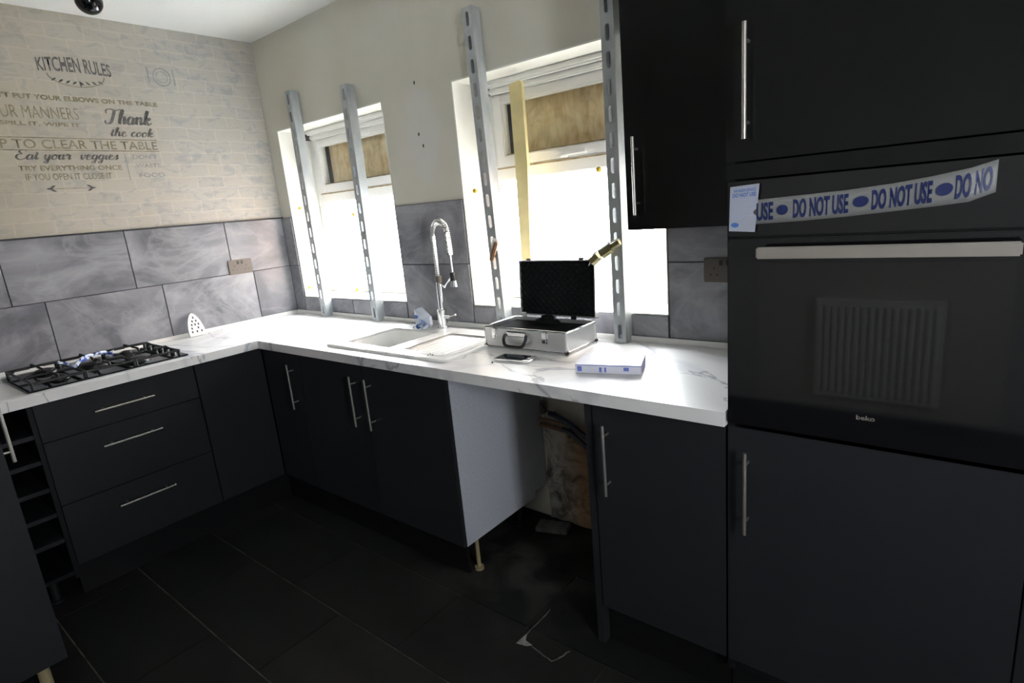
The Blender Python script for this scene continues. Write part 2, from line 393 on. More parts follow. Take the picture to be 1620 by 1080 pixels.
# ---- wallpaper lettering (flat print)
def lt(s, y0, y1, z0, z1, mt, dz=0, arch=0, **k):
    def f(u, v): return (.0012, y0+(y1-y0)*u, z0+(z1-z0)*v+dz*u+arch*math.sin(PI*u)*(1 if v > .5 else .35))
    return text(s, f, 'printed_words', mt, WL, **k)
lt('KITCHEN RULES', -1.083, -.782, 2.268, 2.325, DKINK, arch=.016, bold=.02)
lt("DON'T PUT YOUR ELBOWS ON THE TABLE", -1.33, -.598, 2.140, 2.163, TANINK, bold=.035)
lt("MIND YOUR MANNERS", -1.47, -.966, 2.056, 2.110, TANINK, bold=-.005)
lt("IF YOU SPILL IT, WIPE IT", -1.42, -.968, 2.020, 2.041, TANINK, bold=.03)
GL = {  # pen strokes of a brush-script hand, x to the right, x-height 1
 'T': (1.35, [[(.0,1.35),(-.05,1.75),(.35,1.95),(.9,1.82),(1.45,1.95)], [(.85,1.85),(.75,1.1),(.6,.3),(.3,-.02),(-.05,.12),(.0,.4)]]),
 'E': (1.15, [[(1.0,1.65),(.85,1.95),(.4,1.9),(.25,1.5),(.6,1.1)], [(.6,1.1),(.1,.95),(-.02,.4),(.35,.0),(.8,.1),(1.1,.4)]]),
 'h': (.95, [[(.0,.3),(.35,1.2),(.45,1.85),(.28,1.8),(.15,.9),(.1,.0)], [(.12,.4),(.35,.9),(.6,.95),(.6,.4),(.65,.05),(.95,.3)]]),
 'a': (.85, [[(.6,.85),(.3,1.0),(.02,.5),(.15,.02),(.45,.2),(.65,.95)], [(.65,.95),(.58,.3),(.65,.02),(.88,.3)]]),
 'n': (.95, [[(.0,.8),(.15,.95),(.12,.0)], [(.14,.45),(.4,.95),(.6,.9),(.6,.3),(.68,.02),(.95,.3)]]),
 'k': (.85, [[(.0,.3),(.35,1.3),(.42,1.85),(.25,1.8),(.15,.9),(.1,.0)], [(.12,.45),(.45,.95),(.62,.8),(.2,.5)], [(.25,.5),(.5,.1),(.62,.0),(.88,.3)]]),
 't': (.55, [[(.0,.3),(.25,1.2),(.28,1.5)], [(.3,1.5),(.18,.5),(.25,.02),(.55,.3)], [(.02,1.05),(.5,1.1)]]),
 'e': (.75, [[(.0,.4),(.4,.6),(.5,.9),(.28,1.02),(.08,.6),(.15,.08),(.45,.02),(.75,.3)]]),
 'c': (.72, [[(.52,.8),(.38,1.02),(.1,.75),(.05,.25),(.3,.0),(.72,.3)]]),
 'o': (.80, [[(.4,1.0),(.08,.7),(.1,.1),(.4,.02),(.6,.5),(.42,1.0),(.5,.85),(.82,.85)]]),
 'y': (.85, [[(.0,.8),(.12,.95),(.08,.3),(.25,.02),(.5,.3)], [(.62,.98),(.5,.1),(.4,-.6),(.1,-.75),(.05,-.5),(.85,.3)]]),
 'u': (.90, [[(.0,.8),(.12,.95),(.08,.25),(.25,.02),(.5,.35),(.6,.98)], [(.6,.98),(.55,.2),(.65,.02),(.9,.3)]]),
 'r': (.65, [[(.0,.7),(.15,1.1),(.2,.9),(.45,.88),(.38,.3),(.45,.02),(.68,.3)]]),
 'v': (.75, [[(.0,.8),(.14,.95),(.16,.3),(.3,.02),(.58,.6),(.5,.95),(.78,.85)]]),
 'g': (.85, [[(.6,.85),(.3,1.0),(.02,.5),(.2,.05),(.5,.4),(.62,.95)], [(.64,.95),(.52,.1),(.4,-.6),(.1,-.75),(.05,-.5),(.85,.3)]]),
 'i': (.45, [[(.0,.4),(.15,.95),(.12,.3),(.2,.02),(.48,.3)], [(.2,1.35),(.24,1.42)]]),
 's': (.62, [[(.0,.35),(.35,1.05),(.4,.5),(.3,.02),(.02,.12)], [(.3,.02),(.64,.3)]]), ' ': (.6, [])}
def script(s_, y0, y1, zb_, xh, mt):
    W_ = sum(GL[c][0] for c in s_)+.2; sc_ = (y1-y0)/W_; x = 0; bm = bmesh.new(); lay = 0
    for c in s_:
        adv, strokes = GL[c]
        for sk in strokes:
            P_ = curve3([(p[0]+x+p[1]*.22, p[1], 0) for p in sk], 6) if len(sk) > 2 else [Vector((p[0]+x+p[1]*.22, p[1], 0)) for p in sk]
            lay += 1; o_ = .0010+.00002*lay; l_, r_ = [], []
            for i, p in enumerate(P_):
                q = Vector((p.x*sc_, p.y*xh, 0)); d = P_[min(i+1, len(P_)-1)]-P_[max(i-1, 0)]; d = Vector((d.x*sc_, d.y*xh, 0)); d.normalize()
                w_ = xh*(.055+.12*max(0, -d.y)+.03*abs(d.y)); nn = Vector((-d.y, d.x, 0))*w_
                a, b = q+nn, q-nn; l_.append(bm.verts.new((o_, y0+a.x, zb_+a.y))); r_.append(bm.verts.new((o_, y0+b.x, zb_+b.y)))
            for i in range(len(P_)-1): bm.faces.new((l_[i], l_[i+1], r_[i+1], r_[i]))
        x += adv
    return obj('printed_words', bm, mt, WL, smooth=0)
script('Thank', -.858, -.640, 2.046, .036, DKINK)
script('the cook', -.850, -.645, 1.986, .022, DKINK)
lt("HELP TO CLEAR THE TABLE", -1.40, -.642, 1.921, 1.962, TANINK, bold=.008)
for z in (1.968, 1.912): obj('printed_line', B(0, .0014, -1.45, -.637, z, z+.004), TANINK, WL, smooth=0)
script('Eat your', -1.252, -1.035, 1.872, .022, DKINK)
script('veggies', -1.005, -.832, 1.872, .022, DKINK)
lt("TRY EVERYTHING ONCE", -1.253, -.832, 1.821, 1.845, TANINK, bold=.03)
lt("IF YOU OPEN IT CLOSE IT", -1.235, -.885, 1.778, 1.808, TANINK, bold=.01)
lt("DON'T", -.772, -.652, 1.874, 1.898, GREYINK, bold=.02)
lt("WASTE", -.765, -.645, 1.832, 1.852, GREYINK, bold=.02)
lt("FOOD", -.758, -.635, 1.782, 1.805, GREYINK, bold=.02)
obj('printed_line', B(0, .0013, -.806, -.803, 1.77, 1.90), GREYINK, WL, smooth=0)
def leafmotif(y, z, a, L, W_, mt):
    bm = bmesh.new(); n = 10; top, bot = [], []
    for i in range(n+1):
        t = i/n; w_ = W_*math.sin(PI*t); px, pz = (t-.5)*L, w_
        for s_, arr in ((1, top), (-1, bot)):
            q = Vector((px, s_*w_)); arr.append((.0012, y+q.x*math.cos(a)-q.y*math.sin(a), z+q.x*math.sin(a)+q.y*math.cos(a)))
    ring = top+bot[::-1][1:-1]
    bm.faces.new([bm.verts.new(p) for p in ring]); obj('printed_ornament', bm, mt, WL, smooth=0)
for k in range(8):
    y = -1.03+.026*k*1.05; leafmotif(y, 2.238-.012*math.sin(PI*(k+.5)/8), (.6 if k < 4 else -.6), .026, .0045, DKINK)
leafmotif(-.925, 2.222, PI/2, .03, .004, DKINK)
for k in range(12):
    a0, a1 = PI+PI*k/12, PI+PI*(k+1)/12; cy, cz = -.935, 2.262
    bm = bmesh.new(); vs_ = [(cy+.12*math.cos(a)*q, cz+.055*math.sin(a)*q) for a, q in ((a0, 1), (a1, 1), (a1, .95), (a0, .95))]
    bm.faces.new([bm.verts.new((.0012, y, z)) for y, z in vs_]); obj('printed_ornament', bm, TANINK, WL, smooth=0)
for y, s_ in ((-1.155, 1), (-.98, -1)):
    for q in (-1, 0, 1): leafmotif(y+s_*.012*abs(q), 1.738+.008*q, .5*q*s_, .03, .0045, DKINK)
obj('printed_line', B(0, .0012, -1.14, -.995, 1.7365, 1.739), TANINK, WL, smooth=0)
# plate-and-fork motif right of the heading
bm = bmesh.new(); n = 28; cy, cz = -.545, 2.292
for rr0, rr1 in ((.040, .046), (.026, .029)):
    o_ = [bm.verts.new((.0012, cy+rr1*math.cos(2*PI*k/n), cz+rr1*math.sin(2*PI*k/n))) for k in range(n)]
    i_ = [bm.verts.new((.0012, cy+rr0*math.cos(2*PI*k/n), cz+rr0*math.sin(2*PI*k/n))) for k in range(n)]
    for k in range(n): bm.faces.new((o_[k], o_[(k+1) % n], i_[(k+1) % n], i_[k]))
bx(bm, 0, .0012, cy-.068, cy-.063, cz-.035, cz+.045); bx(bm, 0, .0012, cy+.058, cy+.064, cz-.035, cz+.045)
obj('printed_ornament', bm, GREYINK, WL, smooth=0)

# ---- windows
def window(n, x0, x1, parted):
    W = st('window_%d' % n, ((x0+x1)/2, .2, wz0)); bm = bmesh.new(); t = .006; y0 = -.001
    bx(bm, x0, x0+t, y0, WD, wz0, wz1); bx(bm, x1-t, x1, y0, WD, wz0, wz1); bx(bm, x0, x1, y0, WD, wz1-t, wz1); bx(bm, x0, x1, y0, WD, wz0, wz0+t)
    obj('reveal_lining', bm, REVEAL, W, smooth=0)
    a, b = x0+t, x1-t; f0, f1 = .20, .262; zc0, zc1 = 1.585, 1.645        # transom
    bm = bmesh.new()
    bx(bm, a, a+.06, f0, f1, wz0+t, wz1-t, .006); bx(bm, b-.06, b, f0, f1, wz0+t, wz1-t, .006)
    bx(bm, a, b, f0+.001, f1, wz1-t-.055, wz1-t, .006); bx(bm, a, b, f0+.001, f1, wz0+t, wz0+t+.05, .006); bx(bm, a, b, f0+.001, f1, zc0, zc1, .006)
    obj('frame', bm, UPVC, W)
    s0, s1, q0, q1 = a+.062, b-.062, zc1-.002, wz1-t-.053; bm = bmesh.new(); g0, g1 = f0-.015, f0+.035
    bx(bm, s0, s0+.055, g0, g1, q0, q1, .006); bx(bm, s1-.055, s1, g0, g1, q0, q1, .006); bx(bm, s0, s1, g0+.001, g1, q1-.045, q1, .006); bx(bm, s0, s1, g0+.001, g1, q0, q0+.052, .006)
    S = obj('sash', bm, UPVC, W)
    bm = bmesh.new(); bx(bm, s0, s1, g0+.002, g0+.012, q0-.006, q0+.001); bx(bm, s0+.055, s1-.055, f0-.006, f0+.01, q0+.052, q0+.058); obj('seal', bm, DIRTY, S, smooth=0)
    obj('pane', B(s0+.05, s1-.05, f0+.01, f0+.016, q0+.045, q1-.04), GLASS, S, smooth=0)
    obj('pane', B(a+.05, b-.05, f0+.03, f0+.036, wz0+.05, zc0+.005), GLASS, W, smooth=0)
    cx = (x0+x1)/2+.02; bm = bmesh.new()
    bx(bm, cx-.07, cx+.06, g0-.03, g0-.016, q0+.012, q0+.032, .004); bx(bm, cx-.085, cx-.045, g0-.018, g0, q0+.006, q0+.036, .004); obj('handle', bm, UPVC, S)
    # head moulding above the sash (folded-back blind track)
    bm = bmesh.new(); bx(bm, x0+.07, x1, .135, .20, wz1-.035, wz1-t, .008); bx(bm, x0+.07, x1, .16, .20, wz1-.06, wz1-.035, .006); obj('blind_track', bm, UPVC, W)
    bm = bmesh.new(); bx(bm, x0+.045, x0+.068, .13, .19, wz1-.06, wz1-.012, .004); tube(bm, [(x0+.04, .15, wz1-.03), (x0+.085, .15, wz1-.03)], .012, 10); obj('blind_bracket', bm, NICKEL, W)
    # chipboard screwed over the outside of the fanlight
    obj('boarding_panel', B(s0+(.088 if parted else .062), b-.02, f0+.055, f0+.066, zc1-.02, wz1-.03), OSB, W, smooth=0)
    obj('board_shade_strip', B(s0-.02, s0+(.0875 if parted else .0615), f0+.055, f0+.075, zc1-.02, wz1-.03), RUBBER, W, smooth=0)  # added black strip standing in for shade on the board's left end
    return W
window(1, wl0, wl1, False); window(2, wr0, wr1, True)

# ================================================================= WORKTOP AND CABINETS
WT = .91; D = .61; F = .59; XT = 2.988; DB = .15; DT = .866
sx0, sx1, sy0, sy1 = 1.115, 1.905, -.545, -.085          # sink cut-out outline
bm = bmesh.new(); e = .0015
bx(bm, .0, D, -1.735, -D+.001, WT-.04, WT); bx(bm, .0, sx0+.02, -D, -.0095, WT-.04, WT); bx(bm, sx1-.02, XT-.001, -D, -.0095, WT-.04, WT)
bx(bm, sx0+.02, sx1-.02, -D, sy0+.02, WT-.04, WT); bx(bm, sx0+.02, sx1-.02, sy1-.02, -.0095, WT-.04, WT)
wt = tag(obj('worktop', bm, TOP, origin=(0, 0, WT-.04), smooth=0), 'white marble-effect laminate worktop running in an L under both windows', 'worktop')
bm = bmesh.new(); bx(bm, .0095, .02, -1.735, -.02, WT, WT+.022, .003); bx(bm, .0095, XT-.002, -.02, -.0095, WT, WT+.022, .003)
obj('upstand', bm, SEAL, wt)

def carcass(parent, x0, x1, y0, y1, z0=DB, z1=WT-.04, mt=CARC, t=.018, open_='y-', name='carcass'):
    bm = bmesh.new()
    if open_ == 'y-':
        bx(bm, x0, x0+t, y0, y1, z0, z1); bx(bm, x1-t, x1, y0, y1, z0, z1); bx(bm, x0+t, x1-t, y0, y1, z0, z0+t); bx(bm, x0+t, x1-t, y1-.006, y1, z0, z1); bx(bm, x0+t, x1-t, y0, y0+.1, z1-t, z1)
    else:
        bx(bm, x0, x1, y0, y0+t, z0, z1); bx(bm, x0, x1, y1-t, y1, z0, z1); bx(bm, x0, x1, y0+t, y1-t, z0, z0+t); bx(bm, x0, x0+.006, y0+t, y1-t, z0, z1); bx(bm, x1-.1, x1, y0+t, y1-t, z1-t, z1)
    return obj(name, bm, mt, parent, smooth=0)
def feet(parent, pts, z1=DB, mt=RUBBER):
    for x, y in pts:
        bm = bmesh.new(); tube(bm, [(x, y, 0.001), (x, y, .012), (x, y, .014), (x, y, z1)], [.028, .028, .017, .017], 12); obj('foot', bm, mt, parent)

# -- drawer unit under the hob
t = thing('drawer_unit', (.3, -1.24, 0), 'dark grey three-drawer base unit under the gas hob', 'drawer unit', 'base units')
y0, y1 = -1.545, -.928
carcass(t, .03, F-.02, y0+.001, y1-.001, open_='x'); feet(t, ((.12, y0+.08), (.12, y1-.08), (F-.09, y0+.08), (F-.09, y1-.08)))
for z0, z1, hz in ((.706, DT, .782), (.428, .703, .625), (DB+.003, .425, .343)):
    d = obj('drawer', B(F-.018, F, y0+.002, y1-.002, z0, z1, .0012), GREY, t); bar_handle(d, (F, -1.355, hz), (F, -1.124, hz), (.03, 0, 0))
# -- wine rack
t = thing('wine_rack', (.3, -1.62, 0), 'narrow open dark wine rack with five shelves beside the drawers', 'wine rack')
ya, yb = -1.72, -1.547; bm = bmesh.new()
bx(bm, .05, F, ya, ya+.016, .10, DT); bx(bm, .05, F, yb-.016, yb, .10, DT); bx(bm, .05, .062, ya+.016, yb-.016, .10, DT); bx(bm, .05, F, ya+.016, yb-.016, DB-.03, DB-.012)
obj('carcass', bm, CARC, t, smooth=0); feet(t, ((.12, -1.63), (F-.08, -1.63)), .12)
for z in (.745, .635, .515, .402, .285): obj('shelf', B(.07, F-.006, ya+.0165, yb-.0165, z-.014, z+.004, .001), GREY, t)
# -- corner: blank panel facing the room
t = thing('corner_unit', (.4, -.75, 0), 'dark grey corner base unit with a plain blank panel and no handle', 'cabinet', 'base units')
obj('blank_panel', B(F-.018, F, -.924, -F+.001, DB+.003, DT, .0012), GREY, t)
bm = bmesh.new(); bx(bm, .03, .05, -.924, -.02, DB, WT-.04); bx(bm, .05, F-.02, -.924, -.906, DB, WT-.04); bx(bm, .05, F-.02, -.905, -.02, DB, DB+.018); obj('carcass', bm, CARC, t, smooth=0); feet(t, ((.12, -.12), (.12, -.8), (F-.09, -.8)))
def base_unit(name, label, x0, x1, doors, ydeep=-.03, mt=CARC):
    t = thing(name, ((x0+x1)/2, -.3, 0), label, 'cabinet', 'base units')
    carcass(t, x0+.001, x1-.001, -F+.02, ydeep, mt=mt)
    for a, b, hx in doors:
        d = obj('door', B(a+.0015, b-.0015, -F, -F+.018, DB+.003, DT, .0012), GREY, t); bar_handle(d, (hx, -F, .583), (hx, -F, .813), (0, -.03, 0))
    return t
t = base_unit('base_cabinet', 'dark grey single-door base cabinet in the corner left of the sink doors', F+.012, .93, [(F+.012, .93, .874)]); feet(t, ((.68, -.12), (.86, -.5), (.86, -.12)))
t = base_unit('sink_cabinet', 'wide two-door dark grey base cabinet under the sink with bare white side', .932, 1.928, [(.932, 1.432, 1.378), (1.434, 1.946, 1.484)], -.11); feet(t, ((1.0, -.14), (1.0, -.5), (1.87, -.14)))
tag(obj('side_panel', B(1.9285, 1.946, -F+.0185, -.11, DB, WT-.041), WHITEB, t, smooth=0), 'bare white melamine side panel with small specks')
bm = bmesh.new(); tube(bm, [(1.925, -.50, .001), (1.925, -.50, .012), (1.925, -.50, .0125), (1.925, -.50, DB)], [.02, .02, .0085, .0085], 12); tag(obj('foot', bm, LEGM, t), 'yellowed slim leg at the front corner')
obj('back_infill', B(1.932, 1.942, -.1085, -.012, .175, WT-.041), WHITEB, t, smooth=0)
t = base_unit('base_cabinet', 'dark grey single-door base cabinet between the empty appliance gap and the oven housing', 2.578, 2.984, [(2.578, 2.984, 2.631)]); feet(t, ((2.65, -.12), (2.65, -.5), (2.92, -.12), (2.92, -.5)))
obj('side_panel', B(2.549, 2.5755, -F+.004, -.02, .001, WT-.041, .001), GREY, t)
# plinths
def plinth(label, *a): tag(obj('plinth', B(*a, .001), KICKM, smooth=0), label, 'plinth', 'plinths under the base units')
plinth('dark plinth board under the drawer unit and corner unit', .535, .552, -1.545, -.553, .001, DB-.003)
plinth('dark plinth board under the sink cabinet doors', .554, 1.915, -.552, -.535, .001, DB-.003)
plinth('dark plinth board under the cabinet right of the appliance gap', 2.578, 2.985, -.552, -.535, .001, DB-.003)
# fallen speck on the base cabinet plinth edge
bm = bmesh.new(); bmesh.ops.create_icosphere(bm, subdivisions=1, radius=.006, matrix=Matrix.Translation((.985, -.555, .132))@Matrix.Diagonal((1, .5, 1.2, 1)))
tag(obj('paint_chip', bm, GLOWW), 'tiny white chip stuck on the plinth below the corner cabinet', 'chip')

# -- tall oven housing
TX1 = 3.585
t = thing('oven_housing', (3.28, -.3, 0), 'tall anthracite housing holding the built-in oven at the right', 'tall cabinet')
bm = bmesh.new()
bx(bm, XT, XT+.018, -F+.004, -.02, .12, 2.36); bx(bm, TX1-.018, TX1, -F+.004, -.02, .12, 2.36); bx(bm, XT+.018, TX1-.018, -.04, -.02, .12, 2.36)
for z in (.12, .872, 1.50, 2.342): bx(bm, XT+.018, TX1-.018, -F+.02, -.04, z, z+.0)if 0 else bx(bm, XT+.018, TX1-.018, -F+.02, -.04, z, z+.014)
obj('carcass', bm, CARC, t, smooth=0)
d = obj('door', B(XT+.001, TX1, -F-.001, -F+.0025+.0145-.015, DB+.003, .868, .0012), GREY, t); bar_handle(d, (3.041, -F, .583), (3.041, -F, .813), (0, -.03, 0))
d = tag(obj('door', B(XT-.002, TX1, -F-.001, -F+.002, 1.521, 2.345, .0012), GLOSSG, t), 'glossy upper door reflecting the room'); bar_handle(d, (3.036, -F, 1.568), (3.036, -F, 1.806), (0, -.03, 0))
obj('filler_rail', B(XT-.002, TX1, -F-.001, -F+.002, 1.482, 1.517, .001), GLOSSG, t)
feet(t, ((3.05, -.12), (3.05, -.5), (3.52, -.12), (3.52, -.5)), .12)
plinth('dark plinth board under the tall oven housing', 2.988, 3.6, -.552, -.535, .001, .118)
t = thing('end_housing', (3.9, -.3, 0), 'dark tall housing at the right edge beside the oven housing', 'tall cabinet')
carcass(t, 3.588, 4.18, -F+.02, -.02, .12, 2.36); obj('door', B(3.588, 4.18, -F-.001, -F+.018, DB+.003, 2.345, .0012), GREY, t); feet(t, ((3.65, -.12), (3.65, -.5), (4.1, -.12), (4.1, -.5)), .12)

# -- oven
t = thing('built_in_oven', (3.28, -.35, .888), 'black glass built-in electric oven with steel bar handle in the tall housing', 'oven')
ox0, ox1 = 3.008, 3.57
obj('casing', B(XT+.0185, TX1-.0185, -F+.012, -.06, .888, 1.478), RUBBER, t, smooth=0)
obj('control_panel', B(XT+.006, ox1, -F-.012, -F+.010, 1.352, 1.477, .002), BLACKG, t)
D_ = obj('oven_door', B(XT+.006, ox1, -F-.014, -F+.010, .882, 1.346, .003), BLACKG, t)
obj('door_window', B(ox0+.06, ox1-.05, -F-.0155, -F-.0143, .965, 1.29, 0), mat('smoked_glass', (.010, .0095, .009), .03), D_, smooth=0)
bm = bmesh.new(); bx(bm, 3.071, 3.523, -.648, -.634, 1.304, 1.330, .003)
for x in (3.09, 3.504): bx(bm, x-.008, x+.008, -.636, -F-.014, 1.308, 1.326, .002)
obj('bar_handle', bm, STEELBR, D_)
text('beko', lambda u, v: (3.277+.036*u, -F-.0146, .9395+.011*v), 'lettering', STEELBR, D_, bold=.03)

# -- warning label and tape across the oven
LY = -F-.020
t = thing('warning_label', (3.035, LY, 1.36), 'white warning label printed in blue, hanging at the left edge of the oven panel', 'label')
bm = bmesh.new(); P4 = [(3.0, 1.366), (3.0585, 1.362), (3.0675, 1.469), (3.003, 1.466)]
def quadprism(bm, P, y0, y1):
    a = [bm.verts.new((x, y0, z)) for x, z in P]; b = [bm.verts.new((x, y1, z)) for x, z in P]
    bm.faces.new(a); bm.faces.new(b[::-1])
    for k in range(4): bm.faces.new((a[k], b[k], b[(k+1) % 4], a[(k+1) % 4]))
quadprism(bm, P4, LY, LY-.0012); obj('card', bm, CARD, t, smooth=0)
def lf(u, v, off=.0014):
    a = Vector((P4[0][0], P4[0][1])).lerp(Vector((P4[1][0], P4[1][1])), u); b = Vector((P4[3][0], P4[3][1])).lerp(Vector((P4[2][0], P4[2][1])), u); q = a.lerp(b, v); return (q.x, LY-off, q.y)
text('WARNING', lambda u, v: lf(.12+.78*u, .86+.07*v), 'lettering', LBLUE, t, bold=.02)
text('DO NOT USE', lambda u, v: lf(.1+.82*u, .755+.085*v), 'lettering', LBLUE, t, bold=.04)
bm = bmesh.new()
for k in range(9):
    z = .70-.05*k; L = (.8, .74, .78, .6, .8, .7, .5, .76, .4)[k]
    bm.faces.new([bm.verts.new(lf(u, v)) for u, v in ((.1, z), (.1+L, z), (.1+L, z-.009), (.1, z-.009))])
tag(obj('small_print', bm, mat('faint_blue_print', (.42, .50, .66), .6), t, smooth=0), kind='stuff')
def oval(f, cu, cv, ru, rv, mt, parent, name='printed_oval', n=24):
    bm = bmesh.new(); bm.faces.new([bm.verts.new(f(cu+ru*math.cos(2*PI*k/n), cv+rv*math.sin(2*PI*k/n))) for k in range(n)]); return obj(name, bm, mt, parent, smooth=0)
oval(lf, .22, .14, .15, .055, LBLUE, t)
# the tape
t = thing('warning_tape', (3.25, LY, 1.40), 'white DO NOT USE tape with blue lettering stretched across the oven panel', 'tape')
TP = [(3.055, LY+.001, 1.379, 1.433), (3.16, LY-.003, 1.382, 1.437), (3.24, LY-.004, 1.386, 1.440), (3.32, LY-.006, 1.392, 1.446), (3.385, LY-.010, 1.397, 1.454), (3.44, LY-.006, 1.402, 1.463), (3.478, LY+.006, 1.416, 1.474)]
def tp(u, v, off=0):
    s_ = max(0, min(.9999, u))*(len(TP)-1); i = int(s_); a = TP[i]; b = TP[i+1]; q = s_-i
    x = a[0]+(b[0]-a[0])*q; y = a[1]+(b[1]-a[1])*q; z0 = a[2]+(b[2]-a[2])*q; z1 = a[3]+(b[3]-a[3])*q
    return (x, y-off-.002*math.sin(PI*v), z0+(z1-z0)*v)
bm = bmesh.new(); n = 60; g_ = [[bm.verts.new(tp(i/n, j/4)) for j in range(5)] for i in range(n+1)]
for i in range(n):
    for j in range(4): bm.faces.new((g_[i][j], g_[i+1][j], g_[i+1][j+1], g_[i][j+1]))
o = obj('tape_strip', bm, TAPEW, t); md = o.modifiers.new('s', 'SOLIDIFY'); md.thickness = .0006; md.offset = 0
def XU(x):
    for i in range(len(TP)-1):
        if TP[i][0] <= x <= TP[i+1][0]: return (i+(x-TP[i][0])/(TP[i+1][0]-TP[i][0]))/(len(TP)-1)
    return 1
def tt(s, x0, x1, v0=.13, v1=.87): text(s, lambda u, v: tp(XU(x0+(x1-x0)*u), v0+(v1-v0)*v, .0014), 'lettering', BLUEINK, t, bold=.035)
def to(xc, w_): oval(lambda u, v: tp(XU(u), v, .0014), xc, .5, w_, .2, BLUEINK, t)
tt('USE', 3.062, 3.098); to(3.117, .012); tt('DO NOT USE', 3.139, 3.245); to(3.267, .014); tt('DO NOT USE', 3.286, 3.385); to(3.403, .013); tt('DO NO', 3.419, 3.472)

# -- wall cabinet
t = thing('wall_cabinet', (2.79, -.16, 1.364), 'dark glossy single-door wall cabinet between window and oven housing', 'cabinet')
carcass(t, 2.596, 2.985, -.31, -.012, 1.364, 2.36)
d = obj('door', B(2.590, 2.985, -.33, -.312, 1.360, 2.36, .0012), GLOSSG, t); bar_handle(d, (2.632, -.33, 1.407), (2.632, -.33, 1.636), (0, -.03, 0))

# -- tall larder housing seen end-on at the left edge
t = thing('larder_housing', (.93, -2.0, 0), 'tall dark grey housing standing end-on at the lower left, raised on legs', 'tall cabinet')
lx0, lx1, ly0, ly1 = .64, 1.213, -2.34, -1.737
obj('end_panel', B(lx1-.018, lx1, ly0, ly1, .148, 2.1, .001), GREY, t)
bm = bmesh.new(); bx(bm, lx0, lx0+.018, ly0, ly1-.02, .15, 2.1); bx(bm, lx0+.018, lx1-.018, ly0, ly1-.02, .15, .168); bx(bm, lx0+.018, lx1-.018, ly0, ly1-.02, 2.08, 2.1); bx(bm, lx0+.018, lx1-.018, ly0, ly0+.01, .168, 2.08); obj('carcass', bm, CARC, t, smooth=0)
obj('door', B(lx0, lx1-.0185, ly1-.018, ly1, .15, .76, .001), GREY, t)
d = obj('door', B(lx0, lx1-.0185, ly1-.018, ly1, .763, 2.1, .001), GREY, t); bar_handle(d, (1.155, ly1, .827), (1.155, ly1, 1.06), (0, .026, 0))
feet(t, ((1.17, -1.80), (1.17, -2.28), (.70, -1.80), (.70, -2.28)), .148, LEGM)

# ================================================================= SINK, TAP, HOB
t = thing('inset_sink', ((sx0+sx1)/2, -.31, WT), 'white ceramic inset sink and drainer below the left window', 'sink')
def rrect(x0, x1, y0, y1, r, n=5):
    pts = []
    for cx, cy, a in ((x1-r, y1-r, 0), (x0+r, y1-r, PI/2), (x0+r, y0+r, PI), (x1-r, y0+r, 1.5*PI)):
        for k in range(n+1): pts.append((cx+r*math.cos(a+PI/2*k/n), cy+r*math.sin(a+PI/2*k/n)))
    return pts
def loft(bm, rings, close_last=True, close_first=False):
    R = [[bm.verts.new(p) for p in ring] for ring in rings]; n = len(R[0])
    for a, b in zip(R, R[1:]):
        for k in range(n): bm.faces.new((a[k], a[(k+1) % n], b[(k+1) % n], b[k]))
    if close_last: bm.faces.new(R[-1])
    if close_first: bm.faces.new(R[0][::-1])
    return R
def ring(x0, x1, y0, y1, r, z): return [(x, y, z) for x, y in rrect(x0, x1, y0, y1, r)]
# deck: outer rim, then inner recess split in bowl (left) and drainer (right)
bx0, bx1, by0, by1 = 1.17, 1.53, -.50, -.16; dx0, dx1 = 1.57, 1.88
bm = bmesh.new(); zr = WT+.011
loft(bm, [ring(sx0, sx1, sy0, sy1, .03, WT+.0005), ring(sx0, sx1, sy0, sy1, .03, zr-.003), ring(sx0+.004, sx1-.004, sy0+.004, sy1-.004, .028, zr)], False)
def strip(x0, x1, y0, y1, z): bm.faces.new([bm.verts.new(p) for p in ((x0, y0, z), (x1, y0, z), (x1, y1, z), (x0, y1, z))])
X0, X1, Y0, Y1 = sx0+.004, sx1-.004, sy0+.004, sy1-.004
strip(X0, bx0+.02, Y0, Y1, zr); strip(bx1-.02, dx0+.02, Y0, Y1, zr); strip(dx1-.02, X1, Y0, Y1, zr)
for a, b in ((bx0+.02, bx1-.02), (dx0+.02, dx1-.02)): strip(a, b, Y0, by0+.02, zr); strip(a, b, by1-.02, Y1, zr)
obj('rim', bm, SINKM, t)
bm = bmesh.new(); loft(bm, [ring(bx0-.004, bx1+.004, by0-.004, by1+.004, .05, zr+.001), ring(bx0+.012, bx1-.012, by0+.012, by1-.012, .05, zr-.012), ring(bx0+.03, bx1-.03, by0+.03, by1-.03, .05, zr-.11)]); obj('bowl', bm, SINKM, t)
bm = bmesh.new(); loft(bm, [ring(dx0-.004, dx1+.004, by0-.004, by1+.004, .04, zr+.001), ring(dx0+.012, dx1-.012, by0+.012, by1-.012, .04, zr-.008)]); obj('drainer', bm, SINKM, t)
bm = bmesh.new()
for k in range(6): tube(bm, [(dx0+.05+.04*k, by0+.04, zr-.009), (dx0+.05+.04*k, by1-.04, zr-.009)], .004, 6)
obj('drainer_ribs', bm, SINKM, t)
bm = bmesh.new(); tube(bm, [(1.35, -.33, zr-.112), (1.35, -.33, zr-.106)], [.04, .036], 20); obj('plug_hole', bm, BRIGHT, t)
bm = bmesh.new()
for k in range(4): bmesh.ops.create_icosphere(bm, subdivisions=1, radius=.003, matrix=Matrix.Translation((1.79+.012*math.cos(k*2.2), -.505+.009*math.sin(k*2.2), zr+.001)))
tag(obj('crumbs', bm, RUBBER), 'few dark crumbs on the sink rim near its front edge', 'crumbs', kind='stuff')

